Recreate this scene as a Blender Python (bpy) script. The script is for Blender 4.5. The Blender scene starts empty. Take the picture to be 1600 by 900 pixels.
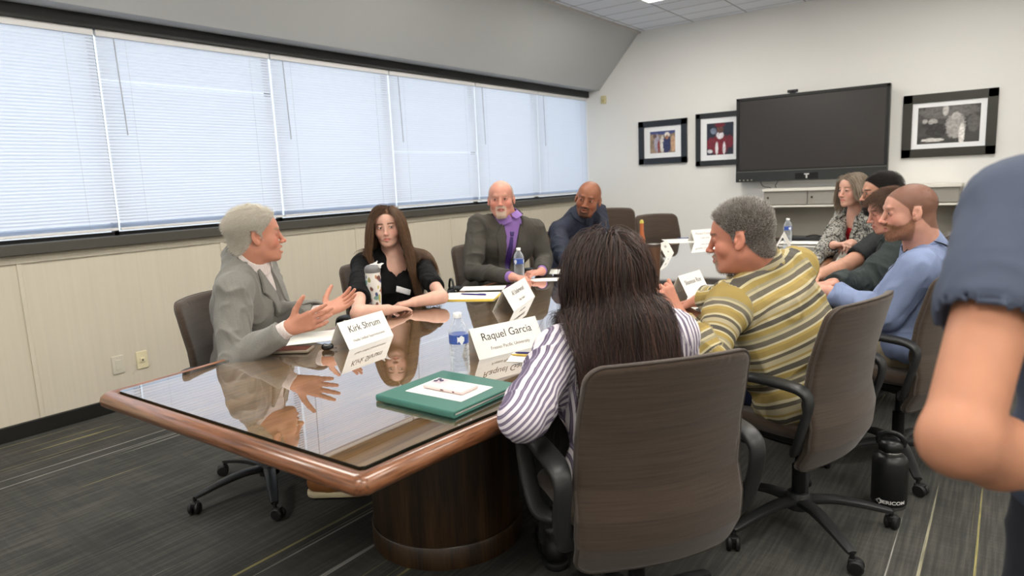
import bpy, bmesh, math, random, time
import numpy as np
from mathutils import Vector, Matrix
T0 = time.time()
random.seed(7); RNG = np.random.default_rng(11)
COL = bpy.context.scene.collection
A = np.array
# ------------------------------------------------------------------ camera model (measured from the room's own perspective)
FPX = 1055.8113
CAMR = A([[0.80697, -0.05676, 0.58786], [0.58878, 0.15277, -0.79372], [-0.04476, 0.98663, 0.15670]])
_u, _s, _v = np.linalg.svd(CAMR); CAMR = _u @ _v
CAMP = A([0.0, 0.0, 1.38])
def _ray(x, y): return CAMR @ A([x - 800.0, 450.0 - y, -FPX])
def at(x, y, dep): return CAMP + _ray(x, y) / FPX * dep
def onz(x, y, z=0.75):
    d = _ray(x, y); return CAMP + d * ((z - CAMP[2]) / d[2])
def onx(x, y, X):
    d = _ray(x, y); return CAMP + d * (X / d[0])
def ony(x, y, Y):
    d = _ray(x, y); return CAMP + d * (Y / d[1])
# ------------------------------------------------------------------ object helpers
def link(name, data, parent=None):
    o = bpy.data.objects.new(name, data); COL.objects.link(o)
    if parent is not None: o.parent = parent
    return o
def tag(o, label=None, cat=None, group=None, kind=None):
    if label: o['label'] = label
    if cat: o['category'] = cat
    if group: o['group'] = group
    if kind: o['kind'] = kind
    return o
def empty(name, loc=(0, 0, 0), rz=0.0, parent=None):
    o = link(name, None, parent); o.location = [float(v) for v in loc]; o.rotation_euler = (0, 0, rz); return o
def mesh_np(name, V, F, m, parent=None, smooth=True, attrs=None):
    me = bpy.data.meshes.new(name)
    V = np.asarray(V, dtype=np.float32)
    if isinstance(F, np.ndarray):
        n, k = F.shape
        me.vertices.add(len(V)); me.vertices.foreach_set('co', V.ravel())
        me.loops.add(n * k); me.loops.foreach_set('vertex_index', F.astype(np.int32).ravel())
        me.polygons.add(n); me.polygons.foreach_set('loop_start', np.arange(0, n * k, k, dtype=np.int32))
        me.update(calc_edges=True)
    else:
        me.from_pydata([tuple(map(float, v)) for v in V], [], [tuple(int(i) for i in f) for f in F])
        me.update()
    me.polygons.foreach_set('use_smooth', [bool(smooth)] * len(me.polygons))
    for an, (ty, arr) in (attrs or {}).items():
        if ty == 'COLOR':
            a = me.color_attributes.new(an, 'FLOAT_COLOR', 'POINT')
            c = np.ones((len(V), 4), np.float32); c[:, :3] = arr; a.data.foreach_set('color', c.ravel())
        else:
            a = me.attributes.new(an, 'FLOAT', 'POINT'); a.data.foreach_set('value', np.asarray(arr, np.float32))
    if m is not None: me.materials.append(m)
    return link(name, me, parent)
class MB:
    """collects boxes, sweeps and lathes into one mesh"""
    def __init__(s): s.v = []; s.f = []
    def add(s, V, F):
        b = len(s.v); s.v += [tuple(map(float, p)) for p in V]; s.f += [tuple(i + b for i in f) for f in F]; return s
    def box(s, c, h, R=None, bev=0.0):
        R = np.eye(3) if R is None else R
        c = A(c, float); h = A(h, float)
        if bev <= 0:
            V = [c + R @ (h * A([i, j, k])) for i in (-1, 1) for j in (-1, 1) for k in (-1, 1)]
            return s.add(V, [(0, 1, 3, 2), (4, 6, 7, 5), (0, 4, 5, 1), (2, 3, 7, 6), (0, 2, 6, 4), (1, 5, 7, 3)])
        bm = bmesh.new(); bmesh.ops.create_cube(bm, size=2)
        for v in bm.verts: v.co = Vector(h * A(v.co))
        bmesh.ops.bevel(bm, geom=bm.edges[:], offset=min(bev, h.min() * .98), segments=3, affect='EDGES', profile=.5)
        V = [c + R @ A(v.co) for v in bm.verts]; bm.verts.index_update()
        F = [tuple(v.index for v in f.verts) for f in bm.faces]; bm.free()
        return s.add(V, F)
    def lathe(s, prof, c=(0, 0, 0), n=28, R=None, sx=1, sy=1):
        R = np.eye(3) if R is None else R; c = A(c, float); V = []; F = []
        for (r, z) in prof:
            for i in range(n):
                a = 2 * math.pi * i / n; V.append(c + R @ A([r * sx * math.cos(a), r * sy * math.sin(a), z]))
        m = len(prof)
        for j in range(m - 1):
            for i in range(n):
                k = (i + 1) % n; F.append((j * n + i, j * n + k, (j + 1) * n + k, (j + 1) * n + i))
        if prof[0][0] > 1e-6: F.append(tuple(range(n - 1, -1, -1)))
        if prof[-1][0] > 1e-6: F.append(tuple((m - 1) * n + i for i in range(n)))
        return s.add(V, F)
    def sweep(s, path, w, h=None, up=(0, 0, 1), closed=False, n=10, sup=2.0, taper=None):
        """superellipse section w x h swept along a smoothed path"""
        h = w if h is None else h; P = [A(p, float) for p in path]; N = len(P); V = []; F = []
        prev = None
        for i, p in enumerate(P):
            a = P[(i - 1) % N] if (closed or i > 0) else P[i]; b = P[(i + 1) % N] if (closed or i < N - 1) else P[i]
            t = b - a; t /= np.linalg.norm(t) + 1e-12
            u = A(up, float); x = np.cross(t, u)
            if np.linalg.norm(x) < .05: x = prev if prev is not None else np.cross(t, A([1., .1, 0]))
            x = x / np.linalg.norm(x); prev = x; y = np.cross(x, t)
            k = 1 if taper is None else taper[i]
            for j in range(n):
                an = 2 * math.pi * j / n; ca, sa = math.cos(an), math.sin(an)
                V.append(p + x * (w * k * abs(ca) ** (2 / sup) * (1 if ca >= 0 else -1)) + y * (h * k * abs(sa) ** (2 / sup) * (1 if sa >= 0 else -1)))
        for i in range(N if closed else N - 1):
            q = (i + 1) % N
            for j in range(n):
                k = (j + 1) % n; F.append((i * n + j, i * n + k, q * n + k, q * n + j))
        if not closed: F.append(tuple(range(n - 1, -1, -1))); F.append(tuple((N - 1) * n + j for j in range(n)))
        return s.add(V, F)
    def build(s, name, m, parent=None, smooth=False):
        o = mesh_np(name, s.v, s.f, m, parent, smooth)
        if smooth:
            try: o.data.shade_auto_smooth(angle=math.radians(40))
            except Exception: 
                try: o.data.set_sharp_from_angle(angle=math.radians(40))
                except Exception: pass
        return o
def spline(pts, n=8, closed=False):
    P = [A(p, float) for p in pts]; N = len(P); out = []
    rng = range(N) if closed else range(N - 1)
    for i in rng:
        g = (lambda k: P[k % N]) if closed else (lambda k: P[min(max(k, 0), N - 1)])
        a, b, c, d = g(i - 1), g(i), g(i + 1), g(i + 2)
        for j in range(n):
            t = j / n; out.append(.5 * ((2 * b) + (-a + c) * t + (2 * a - 5 * b + 4 * c - d) * t * t + (-a + 3 * b - 3 * c + d) * t ** 3))
    if not closed: out.append(P[-1])
    return out
def rotz(a): c, s = math.cos(a), math.sin(a); return A([[c, -s, 0], [s, c, 0], [0, 0, 1.]])
def rotx(a): c, s = math.cos(a), math.sin(a); return A([[1., 0, 0], [0, c, -s], [0, s, c]])
def roty(a): c, s = math.cos(a), math.sin(a); return A([[c, 0, s], [0, 1., 0], [-s, 0, c]])
D2R = math.pi / 180
def nrm(v): v = A(v, float); return v / (np.linalg.norm(v) + 1e-12)
# ------------------------------------------------------------------ materials
def lin(c): return tuple(((x / 255) / 12.92 if x / 255 <= .04045 else ((x / 255 + .055) / 1.055) ** 2.4) for x in c[:3])
MATS = {}
def newmat(name):
    m = bpy.data.materials.new(name); m.use_nodes = True; nt = m.node_tree
    return m, nt, nt.nodes, nt.links, nt.nodes['Principled BSDF']
def mat(name, col, rough=.6, metal=0.0, spec=.5, noise=None, bump=None, coat=0, sheen=0, stretch=(1, 1, 1), crinkle=None, trans=0, ior=1.45, alpha=1, emis=0):
    if name in MATS: return MATS[name]
    m, nt, N, L, B = newmat(name); c = (*lin(col), 1)
    B.inputs['Base Color'].default_value = c; B.inputs['Roughness'].default_value = rough; B.inputs['Metallic'].default_value = metal
    B.inputs['Specular IOR Level'].default_value = spec; B.inputs['Coat Weight'].default_value = coat; B.inputs['Sheen Weight'].default_value = sheen
    B.inputs['Transmission Weight'].default_value = trans; B.inputs['IOR'].default_value = ior
    if emis: B.inputs['Emission Color'].default_value = c; B.inputs['Emission Strength'].default_value = emis
    tc = N.new('ShaderNodeTexCoord'); mp = N.new('ShaderNodeMapping'); mp.inputs['Scale'].default_value = stretch
    L.new(tc.outputs['Object'], mp.inputs['Vector'])
    if noise:
        sc, amt = noise; t = N.new('ShaderNodeTexNoise'); t.inputs['Scale'].default_value = sc; t.inputs['Detail'].default_value = 4
        L.new(mp.outputs[0], t.inputs['Vector']); mx = N.new('ShaderNodeMix'); mx.data_type = 'RGBA'
        mx.inputs[6].default_value = tuple(v * (1 - amt) for v in c[:3]) + (1,); mx.inputs[7].default_value = tuple(min(1, v * (1 + amt)) for v in c[:3]) + (1,)
        rp = N.new('ShaderNodeMapRange'); rp.inputs[1].default_value = .3; rp.inputs[2].default_value = .7
        L.new(t.outputs['Fac'], rp.inputs[0]); L.new(rp.outputs[0], mx.inputs[0]); L.new(mx.outputs[2], B.inputs['Base Color'])
    if bump:
        sc, st = bump; t = N.new('ShaderNodeTexNoise'); t.inputs['Scale'].default_value = sc; t.inputs['Detail'].default_value = 5
        L.new(mp.outputs[0], t.inputs['Vector']); b = N.new('ShaderNodeBump'); b.inputs['Strength'].default_value = st; b.inputs['Distance'].default_value = .004
        L.new(t.outputs['Fac'], b.inputs['Height']); L.new(b.outputs[0], B.inputs['Normal'])
    if crinkle: add_crinkle(m, *crinkle)
    MATS[name] = m; return m
def add_crinkle(m, sc=9, st=.6, dist=.012):
    """soft cloth creases: ridged noise bump chained before the weave"""
    nt = m.node_tree; N = nt.nodes; L = nt.links; B = N['Principled BSDF']; tc = N.new('ShaderNodeTexCoord')
    t = N.new('ShaderNodeTexNoise'); t.noise_type = 'RIDGED_MULTIFRACTAL'; t.inputs['Scale'].default_value = sc; t.inputs['Detail'].default_value = 2; t.inputs['Roughness'].default_value = .4; t.inputs['Distortion'].default_value = 1.2
    L.new(tc.outputs['Object'], t.inputs['Vector']); b = N.new('ShaderNodeBump'); b.inputs['Strength'].default_value = st; b.inputs['Distance'].default_value = dist; L.new(t.outputs['Fac'], b.inputs['Height'])
    if B.inputs['Normal'].is_linked:
        src = B.inputs['Normal'].links[0].from_node; L.new(b.outputs[0], src.inputs['Normal'])
    else: L.new(b.outputs[0], B.inputs['Normal'])
def ramp(N, stops, interp='LINEAR'):
    r = N.new('ShaderNodeValToRGB'); r.color_ramp.interpolation = interp; e = r.color_ramp.elements
    while len(e) > 1: e.remove(e[-1])
    e[0].position = stops[0][0]; e[0].color = (*lin(stops[0][1]), 1)
    for p, c in stops[1:]:
        q = e.new(p); q.color = (*lin(c), 1)
    return r
def attr_mat(name, rough=.5, sss=0, bump=None, spec=.5, gain=1.0, sheen=0):
    """material whose pigment is stored per vertex (skin tones, prints)"""
    if name in MATS: return MATS[name]
    m, nt, N, L, B = newmat(name)
    a = N.new('ShaderNodeAttribute'); a.attribute_name = 'pigment'
    L.new(a.outputs['Color'], B.inputs['Base Color']); B.inputs['Roughness'].default_value = rough; B.inputs['Specular IOR Level'].default_value = spec
    B.inputs['Sheen Weight'].default_value = sheen
    if sss:
        B.inputs['Subsurface Weight'].default_value = sss; B.inputs['Subsurface Radius'].default_value = (1, .35, .2); B.inputs['Subsurface Scale'].default_value = .006
    if bump:
        tc = N.new('ShaderNodeTexCoord'); t = N.new('ShaderNodeTexNoise'); t.inputs['Scale'].default_value = bump[0]; t.inputs['Detail'].default_value = 3
        L.new(tc.outputs['Object'], t.inputs['Vector']); b = N.new('ShaderNodeBump'); b.inputs['Strength'].default_value = bump[1]; b.inputs['Distance'].default_value = .002
        L.new(t.outputs['Fac'], b.inputs['Height']); L.new(b.outputs[0], B.inputs['Normal'])
    MATS[name] = m; return m
def hair_mat(name, c1, c2, c3=None, rough=.45):
    if name in MATS: return MATS[name]
    m, nt, N, L, B = newmat(name); g = N.new('ShaderNodeNewGeometry')
    r = ramp(N, [(0, c1), (.5, c2), (1, c3 or c1)]); L.new(g.outputs['Random Per Island'], r.inputs[0]); L.new(r.outputs[0], B.inputs['Base Color'])
    B.inputs['Roughness'].default_value = rough; B.inputs['Specular IOR Level'].default_value = .4
    MATS[name] = m; return m
def stripe_mat(name, stops, period, rough=.8, bump=(260, .15)):
    """woven stripes: 'warp' is the garment's own thread coordinate in metres"""
    if name in MATS: return MATS[name]
    m, nt, N, L, B = newmat(name)
    a = N.new('ShaderNodeAttribute'); a.attribute_name = 'warp'
    d = N.new('ShaderNodeMath'); d.operation = 'DIVIDE'; d.inputs[1].default_value = period; L.new(a.outputs['Fac'], d.inputs[0])
    fr = N.new('ShaderNodeMath'); fr.operation = 'FRACT'; L.new(d.outputs[0], fr.inputs[0])
    r = ramp(N, stops, 'CONSTANT'); L.new(fr.outputs[0], r.inputs[0]); L.new(r.outputs[0], B.inputs['Base Color'])
    B.inputs['Roughness'].default_value = rough; B.inputs['Specular IOR Level'].default_value = .2
    tc = N.new('ShaderNodeTexCoord'); t = N.new('ShaderNodeTexNoise'); t.inputs['Scale'].default_value = bump[0]
    L.new(tc.outputs['Object'], t.inputs['Vector']); b = N.new('ShaderNodeBump'); b.inputs['Strength'].default_value = bump[1]; b.inputs['Distance'].default_value = .002
    L.new(t.outputs['Fac'], b.inputs['Height']); L.new(b.outputs[0], B.inputs['Normal'])
    MATS[name] = m; return m
# ------------------------------------------------------------------ signed distance sculpting
def _n(v): return np.sqrt(np.einsum('ij,ij->i', v, v))
def smin(a, b, k):
    if k <= 0: return np.minimum(a, b)
    h = np.minimum(np.maximum(.5 + (.5 / k) * (b - a), 0), 1); return b + (a - b) * h - k * h * (1 - h)
class TF:
    """local frame: world = o + s * R @ local"""
    def __init__(t, o=(0, 0, 0), R=None, s=1.0): t.o = A(o, float); t.R = np.eye(3) if R is None else A(R, float); t.s = s
    def inv(t, p):
        if t is ID: return p
        if getattr(t, '_p', None) is p: return t._q
        t._p = p; t._q = (p - t.o.astype(p.dtype)) @ (t.R / t.s).astype(p.dtype); return t._q
    def fwd(t, p): return t.o + t.s * (A(p, float) @ t.R.T)
ID = TF()
class Pr:
    def __init__(s, f, k=.01, op='u'): s.f = f; s.k = k; s.op = op
def RC(a, b, ra, rb=None, k=.01, op='u', T=ID, sc=None, F=None):
    """capsule with lerped radius; sc squashes its section in frame F"""
    rb = ra if rb is None else rb; a = A(a, np.float32); b = A(b, np.float32)
    if sc is not None:
        F_ = np.eye(3) if F is None else F; S = A(sc, float); a_ = (a @ F_) / S; b_ = (b @ F_) / S; ms = S.min()
    def f(p):
        q = T.inv(p)
        if sc is not None: q = (q @ F_) / S; aa, bb = a_, b_
        else: aa, bb = a, b
        ab = bb - aa; pa = q - aa; t = np.minimum(np.maximum(pa @ (ab / (ab @ ab + 1e-12)), 0), 1)
        d = _n(pa - t[:, None] * ab) - (ra + (rb - ra) * t)
        return d * T.s * (ms if sc is not None else 1)
    return Pr(f, k, op)
def EL(c, r, k=.01, op='u', T=ID, R=None):
    c = A(c, np.float32); r = A(r if hasattr(r, '__len__') else (r, r, r), np.float32); R_ = np.eye(3) if R is None else R
    def f(p):
        q = T.inv(p) - c
        if R is not None: q = q @ R_
        u = q * (1 / r); k0 = _n(u); k1 = _n(u * (1 / r))
        return np.where(k0 < 1e-6, -r.min(), k0 * (k0 - 1) / (k1 + 1e-9)) * T.s
    return Pr(f, k, op)
def BX(c, h, rad=.005, k=.005, op='u', T=ID, R=None):
    c = A(c, np.float32); h = A(h, np.float32) - rad; R_ = np.eye(3) if R is None else R
    def f(p):
        q = np.abs((T.inv(p) - c) @ R_) - h
        return (_n(np.maximum(q, 0)) + np.minimum(np.maximum(np.maximum(q[:, 0], q[:, 1]), q[:, 2]), 0) - rad) * T.s
    return Pr(f, k, op)
def FN(f, k=.005, op='i'): return Pr(f, k, op)
def ev(prims, p, cut=None):
    d = np.full(len(p), 9.0, p.dtype)
    for i, q in enumerate(prims):
        if cut is not None and not cut[i]: continue
        e = q.f(p)
        if q.op == 'u': d = smin(d, e, q.k)
        elif q.op == 's': d = -smin(-d, e, q.k)
        elif q.op == 'i': d = -smin(-d, -e, q.k)
        elif q.op == 'a': d = d + e
    return d
def grad(prims, p, e=.002):
    d = ev(prims, p); g = np.stack([ev(prims, p + e * A(v)) - d for v in ((1, 0, 0), (0, 1, 0), (0, 0, 1))], 1)
    return d, g / (np.linalg.norm(g, axis=1, keepdims=True) + 1e-9)
def sculpt(prims, lo, hi, vox, amp=.01, B=14):
    """sparse surface nets"""
    lo = A(lo, float) - 2 * vox; hi = A(hi, float) + 2 * vox; nb = np.ceil((hi - lo) / (vox * B)).astype(int)
    ii = np.stack(np.meshgrid(*[np.arange(n) for n in nb], indexing='ij'), -1).reshape(-1, 3)
    cen = lo + (ii + .5) * B * vox; hd = (B + 2) * vox * .87
    Ds = [q.f(cen) for q in prims]
    tot = np.full(len(cen), 9.0)
    for q, e in zip(prims, Ds):
        if q.op == 'u': tot = smin(tot, e, q.k)
    # hollowing ops cannot create surface far outside; inside they may
    act = tot < hd * 1.3 + amp
    carve = np.zeros(len(cen), bool)
    for q, e in zip(prims, Ds):
        if q.op == 's': carve |= e < hd * 1.3 + q.k
        if q.op == 'i': carve |= np.abs(e) < hd * 1.3 + q.k
    act &= (tot > -hd * 1.3 - amp) | carve
    for q, e in zip(prims, Ds):
        if q.op == 'i': act &= e < hd * 1.3 + q.k
    G = nb * B + 4; m = B + 2
    cg = np.stack(np.meshgrid(*[np.arange(m)] * 3, indexing='ij'), -1).reshape(-1, 3) - 1
    off = A([[i, j, k] for i in (0, 1) for j in (0, 1) for k in (0, 1)])
    ed = [(a, b) for a in range(8) for b in range(a + 1, 8) if np.abs(off[a] - off[b]).sum() == 1]
    ids = []; vs = []; qs = []
    for bi in np.nonzero(act)[0]:
        base = ii[bi] * B; cut = []
        for q, e in zip(prims, Ds):
            x = e[bi]
            cut.append(x < hd * 1.3 + q.k * 1.5 + .01 if q.op in 'us' else (x > -hd * 1.3 - q.k * 1.5 if q.op == 'i' else True))
        if not any(c for c, q in zip(cut, prims) if q.op == 'u'): continue
        P = (lo + (base + cg) * vox).astype(np.float32); d = ev(prims, P, cut).reshape(m, m, m)
        s = d < 0
        if s.all() or not s.any(): continue
        c8 = np.stack([d[o[0]:m - 1 + o[0], o[1]:m - 1 + o[1], o[2]:m - 1 + o[2]] for o in off], -1); s8 = c8 < 0
        ac = s8.any(-1) & ~s8.all(-1); ci = np.argwhere(ac); v8 = c8[ac]
        acc = np.zeros((len(ci), 3)); cnt = np.zeros(len(ci))
        for a, b in ed:
            va, vb = v8[:, a], v8[:, b]; h = (va < 0) != (vb < 0); t = np.where(h, va / np.where(h, va - vb, 1), 0)
            acc += h[:, None] * (off[a] + t[:, None] * (off[b] - off[a])); cnt += h
        gi = ci - 1 + base + 1
        vs.append(lo + (ci - 1 + base + acc / cnt[:, None]) * vox); ids.append((gi[:, 0] * G[1] + gi[:, 1]) * G[2] + gi[:, 2])
        for ax in range(3):
            sl = [slice(1, m - 1)] * 3; s0 = s[tuple(sl)]; sl2 = list(sl); sl2[ax] = slice(2, m); s1 = s[tuple(sl2)]
            e = np.argwhere(s0 != s1)
            if len(e) == 0: continue
            fl = s0[tuple(e.T)]; e = e + base + 1; u = np.zeros(3, int); w = np.zeros(3, int); u[(ax + 1) % 3] = 1; w[(ax + 2) % 3] = 1
            g = lambda x: (x[:, 0] * G[1] + x[:, 1]) * G[2] + x[:, 2]
            q = np.stack([g(e - u - w), g(e - w), g(e), g(e - u)], 1); q[~fl] = q[~fl][:, ::-1]; qs.append(q)
    if not vs: return np.zeros((0, 3)), np.zeros((0, 4), int)
    ids = np.concatenate(ids); vs = np.concatenate(vs); qs = np.concatenate(qs)
    uid, first = np.unique(ids, return_index=True); V = vs[first]
    F = np.searchsorted(uid, qs); F = np.clip(F, 0, len(uid) - 1); ok = (uid[F] == qs).all(1)
    return V, F[ok]
# cheap smooth 3-D noise
_pn = np.random.default_rng(3).random((32, 32, 32))
def vnoise(p):
    i = np.floor(p).astype(int); f = p - i; f = f * f * (3 - 2 * f); r = 0
    for dx in (0, 1):
        for dy in (0, 1):
            for dz in (0, 1):
                w = (f[:, 0] if dx else 1 - f[:, 0]) * (f[:, 1] if dy else 1 - f[:, 1]) * (f[:, 2] if dz else 1 - f[:, 2])
                r = r + w * _pn[(i[:, 0] + dx) % 32, (i[:, 1] + dy) % 32, (i[:, 2] + dz) % 32]
    return r
def folds(amp=.004, sc=14, stretch=(1, 1, .5), T=ID, seed=0):
    """ridged cloth creases"""
    def f(p):
        q = T.inv(p) * A(stretch) * sc + seed * 7.3
        w = vnoise(q * .5 + 3) * 2.2
        n = vnoise(q + w[:, None]); n2 = vnoise(q * 2.1 + 11 + w[:, None])
        return -amp * (1 - np.minimum(1, np.abs(2 * n - 1) * 2.6)) ** 1.3 - amp * .4 * (1 - np.minimum(1, np.abs(2 * n2 - 1) * 2.6)) ** 1.3
    return Pr(f, 0, 'a')
def vnormals(V, F):
    n = np.cross(V[F[:, 2]] - V[F[:, 0]], V[F[:, 3]] - V[F[:, 1]]); N = np.zeros_like(V)
    for i in range(4): 
        for a in range(3): N[:, a] += np.bincount(F[:, i], n[:, a], len(V))
    return N / (np.linalg.norm(N, axis=1, keepdims=True) + 1e-12)
def crease(V, F, amp, sc, T=ID, stretch=(1, 1, .55), seed=0, mask=None):
    if len(V) == 0: return V
    d = folds(amp, sc, stretch, T, seed).f(V)
    if mask is not None: d = d * mask(V)
    return V - vnormals(V, F) * d[:, None]
def strands(name, paths, rad, m, parent, tip=.3):
    """paths: (n, s, 3) -> three-sided tapered hairs in one mesh"""
    n, s, _ = paths.shape; t = np.gradient(paths, axis=1); t /= np.linalg.norm(t, axis=2, keepdims=True) + 1e-9
    ref = np.zeros_like(t); ref[..., 2] = 1; ref[..., 0] = .3; x = np.cross(t, ref); x /= np.linalg.norm(x, axis=2, keepdims=True) + 1e-9; y = np.cross(t, x)
    r = np.broadcast_to(np.asarray(rad).reshape(-1, 1), (n, 1)) * np.linspace(1, tip, s)[None, :]
    V = np.stack([paths + (x * math.cos(a) + y * math.sin(a)) * r[..., None] for a in (0, 2.094, 4.189)], 2).reshape(-1, 3)
    b = (np.arange(n)[:, None, None] * s + np.arange(s - 1)[None, :, None]) * 3; j = np.arange(3)[None, None, :]; k = (j + 1) % 3
    F = np.stack([b + j, b + k, b + 3 + k, b + 3 + j], -1).reshape(-1, 4)
    return mesh_np(name, V, F, m, parent, True)
# ------------------------------------------------------------------ people
def poly2d(x, z, poly):
    P = A(poly, float); n = len(P); q = np.stack([x, z], 1); d = np.full(len(x), 1e9); s = np.ones(len(x))
    for i in range(n):
        a = P[i]; b = P[i - 1]; e = b - a; w = q - a; t = np.clip(w @ e / (e @ e), 0, 1); r = w - t[:, None] * e
        d = np.minimum(d, (r * r).sum(1)); c = np.stack([q[:, 1] >= a[1], q[:, 1] < b[1], e[0] * w[:, 1] > e[1] * w[:, 0]])
        s = np.where(c.all(0) | (~c).all(0), -s, s)
    return s * np.sqrt(d)
def head_prims(T, h):
    g = h.get; jw = g('jaw', 1.0); fat = g('fat', 0.0); fem = g('fem', 0); ns = g('nose', 1.0); op = g('mouth', 0.0)
    P = [EL((0, -.018, .033), (.079, .096, .086), 0, T=T), EL((0, .018, .036), (.068, .072, .060), .02, T=T),
         EL((0, .024, -.028), (.0635 + fat * .006, .061, .078), .02, T=T)]
    for s in (-1, 1):
        P += [EL((s * (.041 + fat * .004), .052, -.030), (.024, .024, .026), .02, T=T),
              RC((s * .046 * jw, -.002, -.058), (s * .020 * jw, .058, -.096), .018 + fat * .006, .017 + fat * .003, .022, T=T)]
    P += [EL((0, .070, -.099), (.024 * jw, .019, .018), .015, T=T), EL((0, .062, -.064), (.032, .029, .032), .018, T=T),
          EL((0, .018, -.084 - fat * .006), (.046 + fat * .008, .052, .030 + fat * .008), .02, T=T)]
    if not fem: P += [RC((-.030, .081, .024), (.030, .081, .024), .0115, .0115, .012, T=T)]
    for s in (-1, 1):
        P += [EL((s * .034, .103, .003), (.017, .0145, .012), .010, 's', T=T), EL((s * .0315, .0745, .002), (.0145, .0135, .0128), .003, T=T),
              EL((s * .0315, .0905, .0008), (.0135, .0065, .0037), .002, 's', T=T)]
    P += [RC((0, .080, .020), (0, .089 + .015 * ns, -.030), .0095, .0092 * ns, .010, T=T), EL((0, .094 + .015 * ns, -.034), (.0105 * ns, .010, .0085), .006, T=T)]
    for s in (-1, 1):
        P += [EL((s * .0125 * ns, .097, -.0375), (.0075, .009, .0065), .006, T=T), EL((s * .0065, .103, -.0455), (.0035, .005, .003), .003, 's', T=T)]
    lz = -.0635
    for s in (-1, 1):
        P += [RC((s * .026, .080, lz - .002), (0, .0925, lz + .0055), .0036, .0052, .006, T=T), RC((s * .024, .080, lz - .005 - op * .004), (0, .0912, lz - .0105 - op * .008), .004, .0062, .006, T=T)]
    P += [RC((-.024, .090, lz - .0025 - op * .003), (.024, .090, lz - .0025 - op * .003), .0018 + op * .0035, None, .003, 's', T=T)]
    if op: P += [EL((0, .092, lz - .003 - op * .004), (.016, .014, .002 + .006 * op), .003, 's', T=T)]
    if g('ears', 1):
        for s in (-1, 1):
            Re = roty(s * -.12) @ rotz(s * .30) @ rotx(.18)
            P += [EL((s * .082, -.010, -.004), (.0075, .0190, .032), .006, T=T, R=Re), EL((s * .0905, -.005, .001), (.0082, .0100, .018), .003, 's', T=T, R=Re), EL((s * .083, .003, -.006), (.006, .006, .009), .004, T=T, R=Re),
                  EL((s * .083, -.002, -.028), (.007, .009, .010), .006, T=T)]
    return P
HAIRLINE = [(-.12, -.085), (-.07, -.070), (-.045, -.045), (-.022, -.012), (.008, -.014), (.020, .018), (.045, .042), (.068, .066), (.085, .080), (.1, .084)]
def hairmask(q, line=HAIRLINE):
    y, z = [c[0] for c in line], [c[1] for c in line]
    m = q[:, 2] - np.interp(q[:, 1], y, z); ear = (np.abs(q[:, 0]) > .078) & (q[:, 2] < .028) & (q[:, 1] > -.034)
    return np.where(ear, -.02, m)
def beardmask(q, full=1.0):
    x, y, z = np.abs(q[:, 0]), q[:, 1], q[:, 2]
    lo = np.interp(y, [-.02, .03, .06, .09], [.0, -.045, -.052, -.040]); m = lo - z          # below this line is beard
    m = np.minimum(m, (y + .006)); m = np.minimum(m, z + .125)
    if full < 1: m = np.minimum(m, .034 - x)
    lips = .0165 - np.sqrt((x / 1.5) ** 2 + ((z + .067) * 1.5) ** 2); m = np.where((y > .07), np.minimum(m, -lips), m)
    return m
def sstep(a, b, x): t = np.clip((x - a) / (b - a), 0, 1); return t * t * (3 - 2 * t)
def skin_paint(V, T, h, body=None):
    q = T.inv(V); base = A(lin(h['skin'])) * .88; c = np.tile(base, (len(V), 1)); n = vnoise(V * 60) - .5; n2 = vnoise(V * 14) - .5
    c = c * (1 + .10 * n[:, None] + .10 * n2[:, None])
    def mixc(col, w): nonlocal c; w = np.clip(w, 0, 1)[:, None]; c = c * (1 - w) + A(lin(col)) * w
    hd = (q[:, 2] > -.16) & (np.abs(q[:, 0]) < .11) & (np.abs(q[:, 1]) < .16)
    red = h.get('red', (205, 120, 102)); x, y, z = np.abs(q[:, 0]), q[:, 1], q[:, 2]
    G = lambda cx, cy, cz, r: np.exp(-(((x - cx) ** 2 + (y - cy) ** 2 + (z - cz) ** 2) / r ** 2)) * hd
    mixc(red, .35 * G(.045, .07, -.03, .024) + .4 * G(0, .108, -.034, .014) + .1 * G(.082, -.01, -.01, .025) + .12 * h.get('flush', 0) * hd)
    mixc((150, 92, 78), .30 * (np.exp(-(((x - .032) / .020) ** 2 + ((z - .003) / .012) ** 2)) * hd * (y > .04)))  # darker lid skin, deepened to paint in the shade of the eye sockets
    mixc(h.get('lip', (178, 100, 92)), hd * sstep(.0, .006, .0135 - np.sqrt((x / 2.0) ** 2 + ((z + .0665) * 1.2) ** 2)) * (y > .078) * .85)
    mixc((60, 25, 22), hd * sstep(0, .003, .004 - np.abs(z + .066)) * (x < .025) * (y > .06) * (y < .0915) * .6)
    bz = .0245 + h.get('brow_up', 0) - .10 * (x - .030) ** 2 * 60
    mixc(h.get('brow', h['hair']), hd * sstep(0, .003, .0056 - np.abs(z - bz)) * sstep(.010, .015, x) * sstep(.054, .046, x) * (y > .05) * h.get('brow_w', .8))
    if h.get('lash'): mixc((45, 30, 25), hd * sstep(0, .002, .0035 - np.abs(z - .0068)) * sstep(.045, .042, x) * sstep(.017, .020, x) * (y > .07) * .8)
    else: mixc((90, 50, 42), hd * sstep(0, .002, .003 - np.abs(z - .0062)) * sstep(.045, .042, x) * sstep(.017, .020, x) * (y > .07) * .5)
    if h.get('scalp', 1): mixc(h.get('scalp_col', h['hair']), hd * sstep(-.004, .006, hairmask(q, h.get('line', HAIRLINE))) * h.get('scalp', 1))
    if h.get('beard'): mixc(h['beard'], hd * sstep(-.004, .008, beardmask(q, h.get('beard_full', 1))) * h.get('beard_w', .9))
    if body is not None: pass
    return np.clip(c, 0, 1)
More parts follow.
